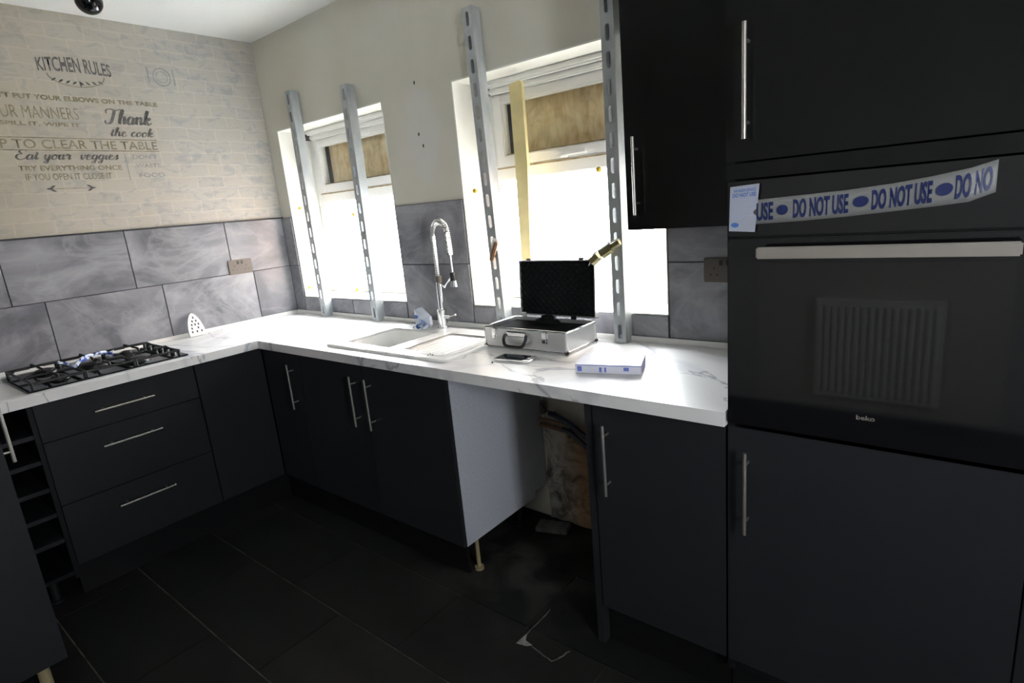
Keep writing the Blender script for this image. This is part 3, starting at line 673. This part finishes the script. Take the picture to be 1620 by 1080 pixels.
t = thing('spring_neck_tap', (1.463, -.105, zr), 'chrome spring-neck kitchen tap standing behind the white sink', 'tap')
bxp, byp = 1.463, -.105; dv = Vector((1, -.25, 0)).normalized()
bm = bmesh.new(); tube(bm, [(bxp, byp, zr), (bxp, byp, zr+.006), (bxp, byp, zr+.007), (bxp, byp, zr+.09), (bxp, byp, zr+.095)], [.03, .03, .024, .024, .018], 20); obj('base', bm, BRIGHT, t)
bm = T([(bxp, byp, zr+.09), (bxp+.003, byp, 1.16)], .0135, 16); obj('column', bm, BRIGHT, t)
base = Vector((bxp+.003, byp, 1.16)); R_ = .062
arc = [base+Vector((0, 0, z)) for z in (0, .06, .12, .19)]
cx_ = base+dv*R_+Vector((0, 0, .205))
for k in range(0, 13): a = PI-PI*k/12; arc.append(cx_+dv*R_*math.cos(a)+Vector((0, 0, R_*math.sin(a))))
arc += [cx_+dv*(R_+.004)+Vector((0, 0, -.05)), cx_+dv*(R_+.006)+Vector((0, 0, -.09))]
path = curve3(arc, 6)
obj('hose', T(path, .007, 10), BRIGHT, t)
# helix spring around the hose
L = [0]
for a, b in zip(path, path[1:]): L.append(L[-1]+(b-a).length)
tot = L[-1]; turns = int(tot/.0085); hp = []; side = dv.cross(Vector((0, 0, 1)))
def at_len(s_):
    for i in range(len(L)-1):
        if L[i+1] >= s_: q = (s_-L[i])/(L[i+1]-L[i]+1e-9); return path[i].lerp(path[i+1], q), (path[i+1]-path[i]).normalized()
    return path[-1], (path[-1]-path[-2]).normalized()
for k in range(turns*8):
    p, tg = at_len(tot*k/(turns*8)); nn = tg.cross(side).normalized(); a = 2*PI*k/8; hp.append(p+(nn*math.cos(a)+side*math.sin(a))*.0125)
obj('spring', T(hp, .0026, 5), BRIGHT, t)
e_ = path[-1]; obj('spray_pipe', T([e_, e_+Vector((.001, 0, -.10))], .006, 10), BRIGHT, t)
h_ = e_+Vector((.001, 0, -.10))
bm = T([h_+Vector((0, 0, .022)), h_+Vector((0, 0, -.018))], .012, 14); obj('spray_collar', bm, RUBBER, t)
bm = tube(bmesh.new(), [h_+Vector((.004, 0, -.018)), h_+Vector((.006, -.004, -.045))], [.012, .016], 14); obj('spray_head', bm, BRIGHT, t)
obj('holder_arm', T([base+Vector((0, 0, -.015)), base+dv*.05+Vector((0, 0, -.035)), h_+Vector((-.006, 0, 0))], .005, 8), BRIGHT, t)
bm = bmesh.new(); tube(bm, [(bxp+.02, byp-.005, zr+.055), (bxp+.06, byp-.01, zr+.06)], .008, 10); tube(bm, [(bxp+.055, byp-.01, zr+.058), (bxp+.11, byp-.02, zr+.075)], .005, 8); obj('lever', bm, BRIGHT, t)
bm = T([(bxp+.003, byp, 1.145), (bxp+.003, byp, 1.175)], .0165, 16); obj('collar', bm, NICKEL, t)

# crumpled tape
def crumple(name, label, c, L_, W_, seed, rolls=1.4, yaw=0, lift=.03, mat2=LBLUE):
    random.seed(seed); n, m_ = 22, 4; bm = bmesh.new(); rows = []
    for i in range(n+1):
        u = i/n; x = (u-.5)*L_; yy = .35*L_*math.sin(u*PI*1.7+seed); z = lift*abs(math.sin(u*PI*rolls+seed*.7)); tw_ = .9*math.sin(u*5+seed)
        row = []
        for j in range(m_+1):
            v = (j/m_-.5)*W_; p = Vector((x+.006*random.uniform(-1, 1), yy+v*math.cos(tw_)+.004*random.uniform(-1, 1), z+abs(v*math.sin(tw_))+.002+.004*random.random()))
            p = Matrix.Rotation(yaw, 3, 'Z')@p; row.append(bm.verts.new(Vector(c)+p))
        rows.append(row)
    for i in range(n):
        for j in range(m_):
            f = bm.faces.new((rows[i][j], rows[i+1][j], rows[i+1][j+1], rows[i][j+1])); f.material_index = 1 if (i % 6 in (0, 2, 3, 4) and (i+j) % 3) else 0
    o = obj(name, bm, [PAPER, mat2], origin=c, smooth=60); md = o.modifiers.new('s', 'SOLIDIFY'); md.thickness = .0008; md.offset = 1
    return tag(o, label, 'tape', 'crumpled tape scraps')
# tape beside the tap: an upright folded scrap with blue print and a crumpled tail
bm = bmesh.new(); A = [(1.315, 1.012), (1.345, 1.024), (1.428, .985), (1.425, .945), (1.39, .925), (1.32, .95)]
n_ = len(A)
rows = []
for k, (x, z) in enumerate(A): rows.append((bm.verts.new((x, -.150+.012*math.sin(k*2), z)), bm.verts.new((x+.004, -.138+.012*math.sin(k*2), z))))
ctr = bm.verts.new((1.375, -.172, .975)); ctb = bm.verts.new((1.375, -.15, .975))
for k in range(n_): bm.faces.new((rows[k][0], rows[(k+1) % n_][0], ctr)); bm.faces.new((rows[(k+1) % n_][1], rows[k][1], ctb)); bm.faces.new((rows[k][0], rows[k][1], rows[(k+1) % n_][1], rows[(k+1) % n_][0]))
tt_ = thing('tape_scrap', (1.40, -.16, zr), 'crumpled blue and white tape scrap beside the tap base', 'tape', 'crumpled tape scraps')
obj('folded_flap', bm, PAPER, tt_, smooth=0)
oval(lambda u, v: (u, -.1745-.02*abs(0), v), 1.352, .985, .016, .009, LBLUE, tt_)
text('USE', lambda u, v: (1.372+.04*u, -.1745, .948+.03*v-.012*u), 'lettering', LBLUE, tt_, bold=.03)
random.seed(5); bm = bmesh.new(); rows = []
for i in range(14):
    u = i/13; row = []
    for j in range(5): v = j/4; row.append(bm.verts.new((1.33+.085*u+random.uniform(-.005, .005), -.19+.05*v+random.uniform(-.006, .006), zr+.004+.035*abs(math.sin(u*7+v))*(.5+.5*v))))
    rows.append(row)
for i in range(13):
    for j in range(4): f = bm.faces.new((rows[i][j], rows[i+1][j], rows[i+1][j+1], rows[i][j+1])); f.material_index = 1 if (2 < i < 7 and j < 2) else 0
obj('crumpled_tail', bm, [PAPER, LBLUE], tt_)

# hob
t = thing('gas_hob', (.31, -1.23, WT), 'black glass gas hob with cast-iron pan supports set in the worktop', 'hob')
hx0, hx1, hy0, hy1 = .075, .556, -1.54, -.922
obj('glass_plate', B(hx0, hx1, hy0, hy1, WT+.0005, WT+.008, .003), BLACKG, t)
hz = WT+.008
for x, y, r in ((.19, -1.40, .036), (.42, -1.40, .028), (.19, -1.07, .028), (.42, -1.10, .045), (.30, -1.235, .05)):
    bm = bmesh.new(); tube(bm, [(x, y, hz), (x, y, hz+.008), (x, y, hz+.009), (x, y, hz+.014), (x, y, hz+.016), (x, y, hz+.02)], [r+.012, r+.010, r, r, r*.85, r*.5], 20); obj('burner', bm, BLACKM, t)
for ya_, yb_ in ((-1.515, -1.335), (-1.328, -1.145), (-1.138, -.955)):
    bm = bmesh.new(); z = hz+.036; r = .0055; xa_, xb_ = .10, .535
    tube(bm, [(xa_, ya_, z-.012), (xb_, ya_, z-.012)], r, 6); tube(bm, [(xa_, yb_, z-.012), (xb_, yb_, z-.012)], r, 6); tube(bm, [(xa_, ya_, z-.012), (xa_, yb_, z-.012)], r, 6); tube(bm, [(xb_, ya_, z-.012), (xb_, yb_, z-.012)], r, 6)
    for xc in (.19, .42):
        yc = (ya_+yb_)/2
        tube(bm, [(xc, ya_, z-.012), (xc, ya_+.012, z), (xc, yc-.025, z)], r, 6); tube(bm, [(xc, yb_, z-.012), (xc, yb_-.012, z), (xc, yc+.025, z)], r, 6)
        tube(bm, [(xc-.09, yc, z-.012), (xc-.08, yc, z), (xc-.025, yc, z)], r, 6); tube(bm, [(xc+.115, yc, z-.012), (xc+.10, yc, z), (xc+.025, yc, z)], r, 6)
    for xc in (xa_, xb_):
        for yc in (ya_, yb_): tube(bm, [(xc, yc, z-.008), (xc, yc, hz)], .007, 6)
    obj('pan_support', bm, IRON, t)
for k in range(5):
    y = -1.02-.0; x = .14+.0; bm = bmesh.new(); xx = .13+.075*k
    tube(bm, [(xx, -.945, hz), (xx, -.945, hz+.018)], [.013, .011], 14); obj('knob', bm, RUBBER, t)
crumple('tape_scrap', 'crumpled blue and white tape scrap lying on the gas hob', (.475, -1.30, WT+.050), .20, .05, 3, yaw=1.35, lift=.03, mat2=mat('tape_blue', (.03, .07, .35), .5))

# air freshener on the left
t = thing('cone_air_freshener', (.055, -.67, WT), 'small white pointed plastic piece with dark dots leaning on splashback tiles', 'air freshener')
bm = bmesh.new(); n = 9; top = []
prof = [(0, .042), (.02, .044), (.05, .041), (.08, .034), (.105, .024), (.123, .012), (.131, 0)]
L_ = [(-w_, h) for h, w_ in prof]+[(w_, h) for h, w_ in prof[::-1][1:]]
def fp(w_, h, o): a = .28; return (.062-h*math.sin(a)+o*math.cos(a), -.67+w_, WT+.002+h*math.cos(a)+o*math.sin(a))
f0_ = [bm.verts.new(fp(w_, h, .010)) for w_, h in L_]; f1_ = [bm.verts.new(fp(w_, h, -.004)) for w_, h in L_]
bm.faces.new(f0_); bm.faces.new(f1_[::-1])
for k in range(len(L_)): bm.faces.new((f0_[k], f1_[k], f1_[(k+1) % len(L_)], f0_[(k+1) % len(L_)]))
obj('body', bm, UPVC, t)
bm = bmesh.new()
for h, c in ((.025, (-.025, 0, .025)), (.045, (-.022, .012)), (.065, (-.018, 0, .018)), (.085, (-.01, .01)), (.105, (0,))):
    for w_ in c:
        q = [(w_-.0035, h-.007), (w_+.0035, h-.007), (w_+.0035, h+.005), (w_-.0035, h+.005)]; bm.faces.new([bm.verts.new(fp(a, b, .0106)) for a, b in q])
obj('slots', bm, GROUT, t, smooth=0)

# sockets
def socket(label, c, ax):
    t = thing('wall_socket', c, label, 'socket', 'double wall sockets'); x, y, z = c
    def P(u0, u1, o0, o1, z0, z1, bev=0): return B(x+u0, x+u1, -o1, -o0, z+z0, z+z1, bev=bev) if ax == 'y' else B(o0, o1, y+u0, y+u1, z+z0, z+z1, bev=bev)
    obj('plate', P(-.073, .073, .0092, .0165, -.043, .043, .003), NICKEL, t)
    bm = bmesh.new()
    for s_ in (-.036, .036):
        for du, dz_, w_, h_2 in ((0, .006, .004, .009), (-.011, -.016, .007, .0045), (.011, -.016, .007, .0045)):
            obj('pin_hole', P(s_+du-w_/2, s_+du+w_/2, .0164, .0172, dz_-h_2/2, dz_+h_2/2), RUBBER, t, smooth=0)
    for s_ in (-.012, .012): obj('rocker_switch', P(s_-.006, s_+.006, .0166, .0195, .016, .034, .001), RUBBER, t)
socket('brushed metal double socket on the splashback tiles of the left wall', (0, -.331, 1.256), 'x')
socket('dull metal double socket half hidden beside the oven housing', (2.785, 0, 1.190), 'y')

# ================================================================= POSTS
def post(label, x0, xt, ztop, z0=WT+.002):
    wv, dp = .050, .052; y0 = -.062; bm = bmesh.new(); pitch = .0875
    def sh(z): return (xt-x0)*(z-z0)/(ztop-z0)
    n = int((ztop-z0)/pitch); pz = (ztop-z0)/n; sl, sw = .027, .0085
    for k in range(n):
        za, zb = z0+k*pz, z0+(k+1)*pz; zc = (za+zb)/2
        outer = [(0, za), (wv/2, za), (wv, za), (wv, zc-sl*.6), (wv, zc+sl*.6), (wv, zb), (wv/2, zb), (0, zb), (0, zc+sl*.6), (0, zc-sl*.6)]
        cx = wv/2; inner = [(cx-sw*.6, zc-sl), (cx, zc-sl), (cx+sw*.6, zc-sl), (cx+sw, zc-sl*.75), (cx+sw, zc+sl*.75), (cx+sw*.6, zc+sl), (cx, zc+sl), (cx-sw*.6, zc+sl), (cx-sw, zc+sl*.75), (cx-sw, zc-sl*.75)]
        O = [bm.verts.new((x0+sh(z)+u, y0, z)) for u, z in outer]; I = [bm.verts.new((x0+sh(z)+u, y0, z)) for u, z in inner]
        for a in range(10): bm.faces.new((O[a], O[(a+1) % 10], I[(a+1) % 10], I[a]))
        for u in (0, wv):
            v = [bm.verts.new((x0+sh(z)+u, y, z)) for z, y in ((za, y0), (za, y0+dp), (zb, y0+dp), (zb, y0))]; bm.faces.new(v)
            du = .011 if u == 0 else -.011
            v = [bm.verts.new((x0+sh(z)+u+q, y0+dp, z)) for z, q in ((za, 0), (za, du), (zb, du), (zb, 0))]; bm.faces.new(v)
    bmesh.ops.remove_doubles(bm, verts=bm.verts, dist=.0002)
    t = thing('slotted_steel_post', (x0+wv/2, y0+dp/2, z0), label, 'steel post', 'slotted steel channel posts')
    o = obj('channel', bm, GALV, t, smooth=0); md = o.modifiers.new('s', 'SOLIDIFY'); md.thickness = .0022; md.offset = -1
    return t
post('leftmost galvanised slotted steel post, standing before the left window near the corner', .362, .362, 2.196)
post('galvanised slotted steel post before the middle of the left window', .856, .866, 2.135)
p3 = post('galvanised slotted steel post before the left side of the right window', 1.772, 1.742, 2.264)
p4 = post('galvanised slotted steel post beside the wall cabinet, reaching above the frame', 2.372, 2.378, 2.33)

# yellow capped rods
def cap(label, c, to):
    t = thing('yellow_capped_rod', c, label, 'rod', 'yellow capped rods in the windows'); c = Vector(c); to = Vector(to)
    bm = tube(bmesh.new(), [c+Vector((0, -.006, 0)), c+Vector((0, .0, 0)), c+Vector((0, .012, 0))], [.006, .011, .009], 12); obj('cap', bm, YEL, t)
    bm = T([c+Vector((0, .012, 0)), to], .0016, 6); obj('rod', bm, GALV, t)
cap('thin rod with yellow cap near the top left of the left window pane', (.15, .04, 1.566), (.395, .19, 1.56))
cap('thin rod with yellow cap in the middle of the left window pane', (.60, .10, 1.498), (.62, .19, 1.50))
cap('thin rod with yellow cap in the bottom left corner of the left window', (.140, .02, 1.073), (.16, .19, 1.075))
cap('thin rod with yellow cap at the bottom centre of the left window', (.60, .05, 1.064), (.62, .19, 1.066))
cap('thin rod with yellow cap left of the tall post in the right window', (1.63, .03, 1.548), (1.85, .19, 1.545))
cap('thin rod with yellow cap beside the post at the wall cabinet', (2.320, -.03, 1.570), (2.33, .19, 1.57))

# timber lath
bm = bmesh.new(); sec = [(1.838, 1.905, 1.965), (1.836, 1.903, 1.64), (1.828, 1.880, 1.25), (1.826, 1.876, wz0+.008)]; R4 = []
for a, b, z in sec[::-1]: R4.append([(a, .085, z), (b, .085, z), (b, .102, z), (a, .102, z)])
top_ = [(1.845, .085, 1.972), (1.895, .085, 1.978), (1.895, .102, 1.978), (1.845, .102, 1.972)]; R4.append(top_)
loft(bm, R4, True, True); tag(obj('timber_lath', bm, LATH), 'pale yellow timber lath standing upright in the right window', 'timber strip')

# fittings hooked on the posts
t = thing('brass_coupling', (2.37, -.085, 1.24), 'dull brass hexagonal coupling hooked on the post beside the open case', 'coupling')
def hexa(name, a, b, r, mt=BRASS): obj(name, T([a, b], r, 6), mt, t, smooth=20)
hexa('hex_nut', (2.312, -.105, 1.235), (2.342, -.10, 1.258), .020); hexa('hex_nut', (2.352, -.098, 1.264), (2.392, -.09, 1.288), .023); hexa('threaded_stub', (2.392, -.09, 1.288), (2.425, -.085, 1.305), .014)
obj('wire_loop', T(curve3([(2.30, -.105, 1.22), (2.335, -.12, 1.265), (2.37, -.12, 1.285), (2.41, -.10, 1.31), (2.40, -.07, 1.30)], 5), .002, 6), GALV, t)
t = thing('copper_clip', (1.80, -.075, 1.24), 'small copper and white clip fixed to the post left of the case', 'clip')
bm = bmesh.new(); Mx = Matrix.Translation((1.805, -.078, 1.28))@Matrix.Rotation(.45, 4, 'Y'); bx(bm, -.010, .010, -.008, .008, -.045, .045, .004, Mx); obj('strap', bm, COPPER, t)
bm = bmesh.new(); Mx = Matrix.Translation((1.812, -.074, 1.315))@Matrix.Rotation(.3, 4, 'Y'); bx(bm, -.014, .018, -.006, .006, -.03, .02, .004, Mx); obj('tab', bm, UPVC, t)

# ================================================================= THINGS ON THE WORKTOP
# aluminium case
t = thing('aluminium_case', (2.095, -.18, WT), 'open aluminium flight case with black egg-foam lid on the worktop', 'case')
cx0, cx1, cy0, cy1, cz0, cz1 = 1.898, 2.296, -.286, -.078, WT+.003, WT+.088
bm = bmesh.new(); th = .006
bx(bm, cx0, cx1, cy0, cy0+th, cz0, cz1, .001); bx(bm, cx0, cx1, cy1-th, cy1, cz0, cz1, .001); bx(bm, cx0, cx0+th, cy0+th, cy1-th, cz0, cz1, .001); bx(bm, cx1-th, cx1, cy0+th, cy1-th, cz0, cz1, .001); bx(bm, cx0+th, cx1-th, cy0+th, cy1-th, cz0, cz0+th)
obj('shell', bm, ALU, t)
bm = bmesh.new()
for x, y in ((cx0, cy0), (cx1, cy0), (cx0, cy1), (cx1, cy1)): tube(bm, [(x, y, cz0+.002), (x, y, cz1-.001)], .005, 8)
for z in (cz0+.003, cz1-.003):
    tube(bm, [(cx0, cy0, z), (cx1, cy0, z)], .0045, 8); tube(bm, [(cx0, cy1, z), (cx1, cy1, z)], .0045, 8); tube(bm, [(cx0, cy0, z), (cx0, cy1, z)], .0045, 8); tube(bm, [(cx1, cy0, z), (cx1, cy1, z)], .0045, 8)
obj('edge_trim', bm, BRIGHT, t)
obj('foam_insert', B(cx0+.007, cx1-.007, cy0+.007, cy1-.007, cz0+.007, cz1-.014, .002), FOAM, t)
bm = bmesh.new(); bx(bm, 2.05, 2.16, -.16, -.11, cz1-.0135, cz1+.006, .008); bx(bm, 2.075, 2.125, -.15, -.10, cz1-.0135, cz1+.022, .008); obj('foam_block', bm, FOAM, t)
for x, y in ((cx0, cy0), (cx1, cy0), (cx1, cy1), (cx0, cy1)):
    bm = bmesh.new(); bx(bm, x-.009, x+.009, y-.009, y+.009, cz0-.0015, cz0+.014, .005); obj('corner_cap', bm, RUBBER, t)
bm = bmesh.new(); hxc = (cx0+cx1)/2-.035; y_ = cy0-.006
tube(bm, curve3([(hxc-.052, y_, cz1-.025), (hxc-.054, y_-.012, cz1-.045), (hxc-.040, y_-.020, cz1-.066), (hxc, y_-.021, cz1-.069), (hxc+.040, y_-.020, cz1-.066), (hxc+.054, y_-.012, cz1-.045), (hxc+.052, y_, cz1-.025)], 5), .0065, 8)
obj('carry_handle', bm, RUBBER, t)
bm = bmesh.new(); bx(bm, hxc-.05, hxc+.05, cy0-.006, cy0, cz1-.034, cz1-.014, .003); obj('handle_plate', bm, BRIGHT, t)
for x in (cx0+.052, cx1-.095):
    bm = bmesh.new(); bx(bm, x-.015, x+.015, cy0-.005, cy0, cz1-.05, cz1-.008, .002); bx(bm, x-.009, x+.009, cy0-.010, cy0-.004, cz1-.034, cz1-.004, .002); tube(bm, [(x, cy0-.004, cz1-.042), (x, cy0-.010, cz1-.042)], .006, 10); obj('latch', bm, BRIGHT, t)
    bm = bmesh.new(); bx(bm, x-.014, x+.012, -.083, -.077, cz1-.02, cz1+.02, .002); obj('hinge', bm, BRIGHT, t)
lidM = Matrix.Translation((0, -.078, cz1+.008))@Matrix.Rotation(math.radians(-4), 4, 'X'); lx0, lx1, lh = 1.925, 2.300, .232
bm = bmesh.new(); bx(bm, lx0, lx1, .024, .028, 0, lh, .001, lidM); bx(bm, lx0, lx0+.005, 0, .024, 0, lh, .001, lidM); bx(bm, lx1-.005, lx1, 0, .024, 0, lh, .001, lidM); bx(bm, lx0, lx1, 0, .024, 0, .005, .001, lidM); bx(bm, lx0, lx1, 0, .024, lh-.005, lh, .001, lidM)
LID = obj('lid', bm, ALU, t)
# egg-crate foam in the lid
bm = bmesh.new(); nu, nv = 72, 46; g_ = []
for i in range(nu+1):
    row = []
    for j in range(nv+1):
        x = lx0+.006+(lx1-lx0-.012)*i/nu; z = .006+(lh-.012)*j/nv; edge = min(i, nu-i, j, nv-j)
        yy = .004-.005*math.sin(i*2*PI/6)*math.sin(j*2*PI/6) if edge > 0 else .012
        row.append(bm.verts.new(lidM@Vector((x, yy, z))))
    g_.append(row)
for i in range(nu):
    for j in range(nv): bm.faces.new((g_[i][j], g_[i+1][j], g_[i+1][j+1], g_[i][j+1]))
obj('egg_foam', bm, FOAM, LID)
for x in (lx0+.05, lx1-.065):
    bm = bmesh.new(); bx(bm, x-.011, x+.011, .002, .014, lh, lh+.008, .002, lidM); obj('catch', bm, NICKEL, LID)

# phone
t = thing('mobile_phone', (2.15, -.41, WT), 'small mobile phone with silver edge lying in front of the metal case', 'phone')
Mx = Matrix.Translation((2.146, -.408, WT+.0005))@Matrix.Rotation(math.radians(6), 4, 'Z')
bm = bmesh.new(); R5 = []
for o_, z in ((.003, 0), (0, .003), (0, .008), (.002, .010)): R5.append([Mx@Vector((x, y, z)) for x, y in rrect(-.078+o_, .078-o_, -.038+o_, .038-o_, .012)])
loft(bm, R5, True, True); obj('case', bm, BRIGHT, t)
bm = bmesh.new(); bx(bm, -.066, .048, -.034, .034, .0098, .0108, .0, Mx); obj('screen', bm, SCREEN, t, smooth=0)
bm = bmesh.new(); tube(bm, [Mx@Vector((.062, 0, .0100)), Mx@Vector((.062, 0, .0112))], .0065, 14); obj('home_button', bm, UPVC, t)
bm = bmesh.new(); bmesh.ops.create_icosphere(bm, subdivisions=1, radius=.004, matrix=Matrix.Translation((2.09, -.475, WT+.003))); tag(obj('crumb', bm, RUBBER), 'dark crumb on the worktop just in front of the phone', 'crumb')

# carton
t = thing('flat_carton', (2.52, -.38, WT), 'flat white and blue carton lying near the worktop front', 'carton')
P0 = [Vector((2.446, -.463, 0)), Vector((2.655, -.404, 0)), Vector((2.607, -.275, 0)), Vector((2.398, -.334, 0))]
bm = bmesh.new(); zb, zt = WT+.001, WT+.031
a = [bm.verts.new((p.x, p.y, zb)) for p in P0]; b = [bm.verts.new((p.x, p.y, zt)) for p in P0]
bm.faces.new(a[::-1]); bm.faces.new(b)
for k in range(4): bm.faces.new((a[k], a[(k+1) % 4], b[(k+1) % 4], b[k]))
bmesh.ops.bevel(bm, geom=bm.edges[:], offset=.001, segments=1, affect='EDGES'); obj('box', bm, BOXW, t, smooth=0)
def side(pa, pb, u0, u1, v0, v1, mt, nm='printed_band'):
    d = (pb-pa); nrm = Vector((d.y, -d.x, 0)).normalized()*.0006; bm = bmesh.new()
    bm.faces.new([bm.verts.new(pa+d*u+nrm+Vector((0, 0, zb+(zt-zb)*v))) for u, v in ((u0, v0), (u1, v0), (u1, v1), (u0, v1))]); obj(nm, bm, mt, t, smooth=0)
side(P0[0], P0[1], .03, .10, .2, .8, BOXB); side(P0[0], P0[1], .37, .41, .15, .7, BOXB); side(P0[0], P0[1], .45, .48, .15, .7, BOXB); side(P0[0], P0[1], .74, .82, .35, .75, BOXB); side(P0[0], P0[1], .0, 1, .86, .97, mat('soft_lilac', (.36, .40, .72), .4)); side(P0[1], P0[2], .05, .95, .15, .85, BOXB)

# ================================================================= APPLIANCE GAP
t = thing('water_pipes', (2.08, -.06, .5), 'dark hoses and old copper pipes on the bare wall in the gap', 'pipes')
obj('hose', T(curve3([(2.02, -.05, .553), (2.08, -.075, .555), (2.15, -.085, .535), (2.22, -.08, .49), (2.28, -.06, .45), (2.40, -.05, .40)], 6), .012, 10), HOSE, t)
obj('hose', T(curve3([(2.10, -.07, .50), (2.16, -.09, .495), (2.22, -.09, .455), (2.30, -.07, .38)], 6), .010, 10), HOSE, t)
obj('copper_pipe', T([(1.955, -.045, .515), (2.12, -.05, .508)], .009, 10), COPPER, t); obj('copper_pipe', T([(1.955, -.04, .485), (2.10, -.05, .482)], .009, 10), COPPER, t)
bm = bmesh.new(); tube(bm, [(2.105, -.05, .508), (2.135, -.055, .506)], .016, 6); tube(bm, [(2.115, -.055, .482), (2.115, -.055, .455)], .010, 8); obj('valve', bm, BRASS, t)
obj('wall_clip', B(1.962, 1.985, -.05, -.02, .54, .60, .004), NICKEL, t)
obj('wire', T(curve3([(1.96, -.03, .60), (1.99, -.06, .585), (2.02, -.05, .56), (2.06, -.06, .57)], 5), .003, 6), RUBBER, t)
# plaster debris along the broken floor tile
def debris(label, pts, wd):
    bm = bmesh.new(); random.seed(len(pts)); l_, r_ = [], []
    for i, (x, y) in enumerate(pts):
        p = Vector((x, y, 0)); d = (Vector((*pts[min(i+1, len(pts)-1)], 0))-Vector((*pts[max(i-1, 0)], 0))).normalized(); nn = Vector((-d.y, d.x, 0)); w_ = wd*(.4+random.random())
        l_.append(bm.verts.new(p+nn*w_+Vector((0, 0, .0015)))); r_.append(bm.verts.new(p-nn*w_+Vector((0, 0, .0015))))
    c_ = [bm.verts.new((v.co+u.co)/2+Vector((0, 0, .003))) for v, u in zip(l_, r_)]
    for i in range(len(pts)-1): bm.faces.new((l_[i], l_[i+1], c_[i+1], c_[i])); bm.faces.new((c_[i], c_[i+1], r_[i+1], r_[i]))
    tag(obj('grout_debris', bm, mat('grout_dust', (.10, .095, .088), .95, var=.5, vscale=40)), label, 'debris', 'grout debris on the floor')
def sub(pts, n=5):
    out = []
    for (a, b), (c, d) in zip(pts, pts[1:]):
        for k in range(n): out.append((a+(c-a)*k/n+random.uniform(-.003, .003), b+(d-b)*k/n+random.uniform(-.003, .003)))
    return out+[pts[-1]]
debris('pale grout line running back from the loose floor tile towards the gap', sub([(2.322, -.55), (2.325, -.70)]), .0022)
debris('pale grout residue along the front edge of the loose floor tile', sub([(2.375, -.735), (2.469, -.750), (2.495, -.681)]), .003)
bm = bmesh.new(); pp = [(2.318, -.752), (2.322, -.69), (2.338, -.722), (2.372, -.728), (2.358, -.742)]
v_ = [bm.verts.new((x, y, .002)) for x, y in pp]; c_ = bm.verts.new((2.338, -.735, .007))
for k in range(5): bm.faces.new((v_[k], v_[(k+1) % 5], c_))
tag(obj('grout_debris', bm, mat('grout_chunk', (.26, .25, .235), .95, var=.3, vscale=60)), 'three-cornered pale chip at the corner of the loose floor tile', 'debris', 'grout debris on the floor')
# piece of duct / rubbish by the far foot
bm = bmesh.new(); Mx = Matrix.Translation((2.02, -.10, .012))@Matrix.Rotation(.3, 4, 'Z'); bx(bm, -.07, .08, -.04, .04, -.010, .012, .004, Mx)
tag(obj('rubble', bm, mat('rubble', (.14, .135, .13), .9, var=.4, vscale=30)), 'flat grey lump of rubble against the wall in the gap', 'rubble')

# ================================================================= CEILING LAMP, RADIATOR, OUTSIDE
t = thing('ceiling_spotlight', (.44, -1.0, H), 'black globe ceiling spotlight at the top left', 'ceiling light')
bm = bmesh.new(); tube(bm, [(.40, -1.10, H-.001), (.40, -1.10, H-.02)], [.05, .045], 24); obj('ceiling_plate', bm, RUBBER, t)
obj('arm', T(curve3([(.40, -1.10, H-.02), (.42, -1.07, H-.05), (.45, -1.00, H-.06)], 5), .009, 10), RUBBER, t)
bm = bmesh.new(); bmesh.ops.create_uvsphere(bm, u_segments=24, v_segments=14, radius=.052, matrix=Matrix.Translation((.46, -.965, H-.078))); obj('lamp_head', bm, BLACKG, t)
t = thing('radiator', (3.0, FY, .1), 'white ribbed panel radiator on the wall behind the camera, mirrored in the oven glass', 'radiator')
bm = bmesh.new(); bx(bm, 2.68, 3.34, FY+.004, FY+.03, .1, .72)
for k in range(16): bx(bm, 2.70+.04*k, 2.722+.04*k, FY+.03, FY+.050, .13, .69, .004)
obj('panel', bm, UPVC, t); obj('top_grille', B(2.68, 3.34, FY+.001, FY+.05, .72, .735), UPVC, t)
# brick pier and poles outside
t = tag(obj('brick_extension', B(1.835, 6.0, 1.5, 5.0, -.2, 2.9), BRICKM), 'orange brick building outside, glimpsed at the right edge of the right window', 'building')
for lab, x in (('slim grey pole outside the left window pane', 0.0), ('slim grey pole outside the right window, left of the lath', 1.568)):
    tag(obj('outdoor_pole', T([(x, .36, -.2), (x, .36, 1.60)], .011, 10), mat('pale_painted_metal', (.30, .32, .36), .5)), lab, 'pole', 'slim outdoor poles')
